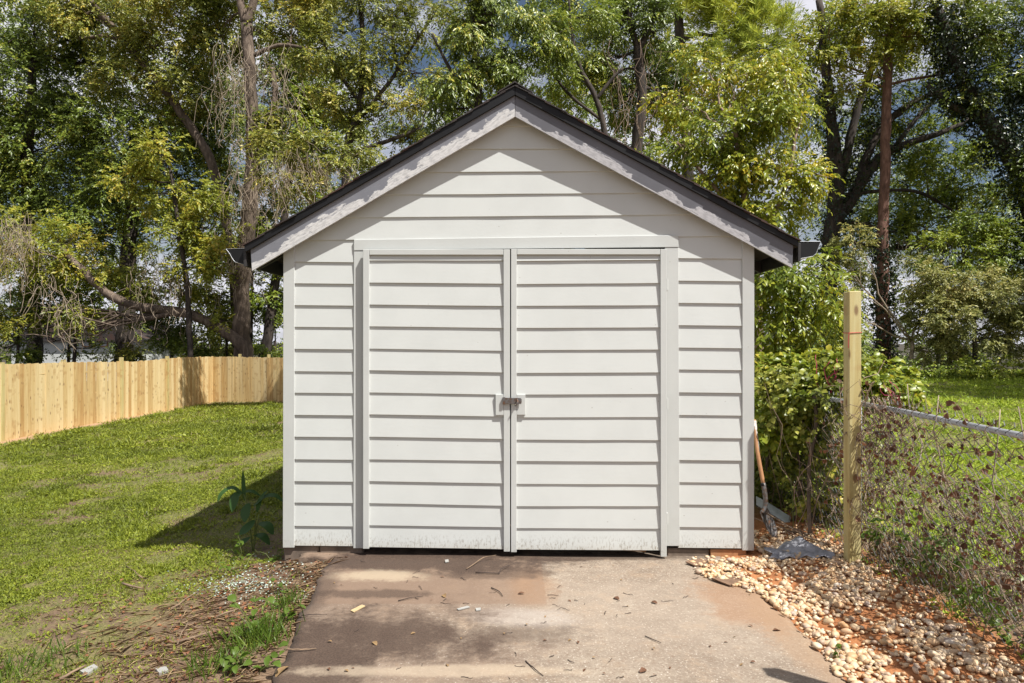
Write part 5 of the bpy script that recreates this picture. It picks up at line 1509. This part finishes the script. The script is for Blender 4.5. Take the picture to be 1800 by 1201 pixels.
for lab, pts in (('curled brown shingle scrap at the slab corner', [(1205, 1000), (1222, 1006), (1237, 1003), (1245, 996), (1228, 995)]), ('flat brown shingle scrap at the gravel edge', [(1250, 1030), (1283, 1041), (1302, 1032), (1290, 1027), (1265, 1028)])):
    V = [Vector(G(*p)) for p in pts]; V = [Vector((v.x, v.y, max(v.z, 0) + .012 + R.uniform(0, .012))) for v in V]; k = len(V)
    m = MB(); m.add([tuple(v) for v in V] + [tuple(v - Vector((0, 0, .008))) for v in V], [tuple(range(k)), tuple(range(2 * k - 1, k - 1, -1))] + [(i + k, (i + 1) % k + k, (i + 1) % k, i) for i in range(k)])
    tag(obj('shingle_scrap', m, simple('brown_scrap', (.17, .10, .06), .9, .3, 20)), lab, 'shingle')

# ------------------------------------------------------------------ litter on the slab
def S(px, py, dz=.004):
    Y = (CAM_H - dz) * FPX / (py - 600.5); return Vector(((px - 900) / FPX * Y, Y, dz))
stick('forked twig lying before the left door', [S(820, 1000, .01), S(850, 980, .02), S(872, 976, .02)], .004, 'stick', 'twig')
stick('dark knotted twig before the doors', [S(836, 1006, .008), S(878, 1008, .01), S(880, 1000, .03), S(895, 994, .012)], .0045, 'twig', 'twig')
stick('curved dark twig on the pale patch', [S(864, 1033, .006), S(878, 1040, .01), S(884, 1048, .006)], .004, 'twig', 'twig')
stick('long dark twig at the bottom of the slab', [S(924, 1162, .006), S(940, 1176, .01), S(955, 1188, .006)], .0035, 'twig', 'twig')
stick('dark twig on the brown stain', [S(700, 1056, .006), S(725, 1050, .01), S(744, 1048, .006)], .0035, 'twig', 'twig')
stick('grey twig on the slab near the lower right', [S(1134, 1118, .006), S(1162, 1130, .008)], .003, 'twig', 'twig')
stick('brown stick across the left slab edge', [S(500, 1141, .01), S(530, 1142, .012), S(556, 1140, .008)], .005, 'stick', 'twig')
stick('bowed brown stem at the left slab edge', [S(530, 1082, .012), S(556, 1080, .016), S(575, 1080, .01)], .003, 'twig', 'twig')
TG = 'small twigs scattered on the slab'
for i in range(46):
    px, py = R.uniform(620, 1330), R.uniform(985, 1195)
    if px > 1230 and py > 1100: px -= 250
    an, L_ = R.uniform(0, 3.1), R.uniform(6, 22)
    stick('tiny dark twig lying loose on the concrete slab', [S(px, py, .004), S(px + L_ * math.cos(an), py + .3 * L_ * math.sin(an), .007)], R.uniform(.0012, .0026), 'twig', 'twig', TG, .06)
crumb = []
for k in range(4):
    me = leaf_shape(1.0, .55).mesh('dead_leaf', True); me.materials.append(M['tan_leaf'] if k % 2 else M['dry_leaf']); crumb.append(me)
def dead_leaf(label, px, py, s, k, group=None):
    o = obj('dead_leaf', crumb[k % 4], None, None, S(px, py, .006)); o.scale = (s, s, s); o.rotation_euler = (R.gauss(0, .15), R.gauss(0, .2), R.uniform(0, 6.28))
    tag(o, label, 'leaf', group)
dead_leaf('pale yellow leaf before the left door', 780, 1045, .05, 1)
dead_leaf('curled tan leaf at the bottom left slab edge', 508, 1172, .09, 1)
dead_leaf('brown leaf beside the old joint', 922, 1043, .045, 0)
dead_leaf('brown leaf on the pale right half', 1088, 1054, .05, 2)
dead_leaf('torn brown leaf lower on the right half', 1145, 1058, .045, 0)
dead_leaf('dark brown leaf near the bottom right of the slab', 1136, 1177, .05, 2)
dead_leaf('yellow leaf on the dark stain', 656, 1128, .045, 3)
dead_leaf('orange leaf by the gravel edge', 1360, 1108, .05, 0)
for i in range(40):
    dead_leaf('crumb of dead leaf on the concrete slab', R.uniform(560, 1330), R.uniform(985, 1195), R.uniform(.012, .028), i, 'leaf crumbs on the slab')
M['chip'] = simple('wood_chip', (.46, .34, .18), .8, .2, 20)
M['white_chip'] = simple('paint_chip', (.33, .32, .295), .6, .1, 20)
for lab, pts, mt in (('pale wood chip on the left of the slab', [(616, 1074), (636, 1064), (642, 1066), (622, 1077)], 'chip'), ('white splinter near the middle of the slab', [(803, 1071), (822, 1066), (826, 1068), (806, 1073)], 'white_chip'),
                     ('white paint flake before the left door', [(782, 985), (788, 984), (789, 988), (783, 989)], 'white_chip'), ('white flake in the middle of the slab', [(836, 1070), (845, 1069), (845, 1073), (837, 1074)], 'white_chip'),
                     ('cream flake at the left slab edge', [(524, 1058), (538, 1051), (541, 1054), (528, 1060)], 'white_chip'), ('white paper scrap in the raked litter', [(140, 1184), (165, 1172), (172, 1177), (152, 1190)], 'white_chip'), ('pale plastic scrap in the straw', [(273, 1180), (292, 1176), (296, 1183), (280, 1188)], 'white_chip'), ('pale flake in the lawn', [(257, 902), (263, 901), (263, 904), (258, 905)], 'white_chip')):
    g = [G(*p) for p in pts] if pts[0][0] < 530 else [S(*p) for p in pts]
    k = len(g); m = MB(); m.add([tuple(v + Vector((0, 0, .004 if pts[0][0] > 530 else .016))) for v in g] + [tuple(v + Vector((0, 0, -.001))) for v in g], [tuple(range(k)), tuple(range(2 * k - 1, k - 1, -1))] + [(i + k, (i + 1) % k + k, (i + 1) % k, i) for i in range(k)])
    tag(obj('chip', m, M[mt]), lab, 'chip')
for lab, a, e, r in (('long bleached stick in the raked litter', (310, 1135), (370, 1118), .010), ('dry stalk lying along the weedy strip', (250, 1020), (222, 1000), .006), ('pale stick at the bottom of the litter', (105, 1200), (150, 1178), .009), ('thin stalk crossing the straw', (330, 1100), (312, 1140), .005),
                     ('brown stick by the straw heap', (215, 1030), (250, 1040), .010), ('reddish stick pointing at the slab', (380, 1090), (440, 1068), .007), ('thin brown stick along the litter strip', (300, 1075), (350, 1045), .006), ('dry root near the slab corner', (560, 978), (600, 972), .006)):
    stick(lab, [G(*a) + Vector((0, 0, .02)), G(*e) + Vector((0, 0, .025))], r)
print('crown triangles', TOTAL[0])
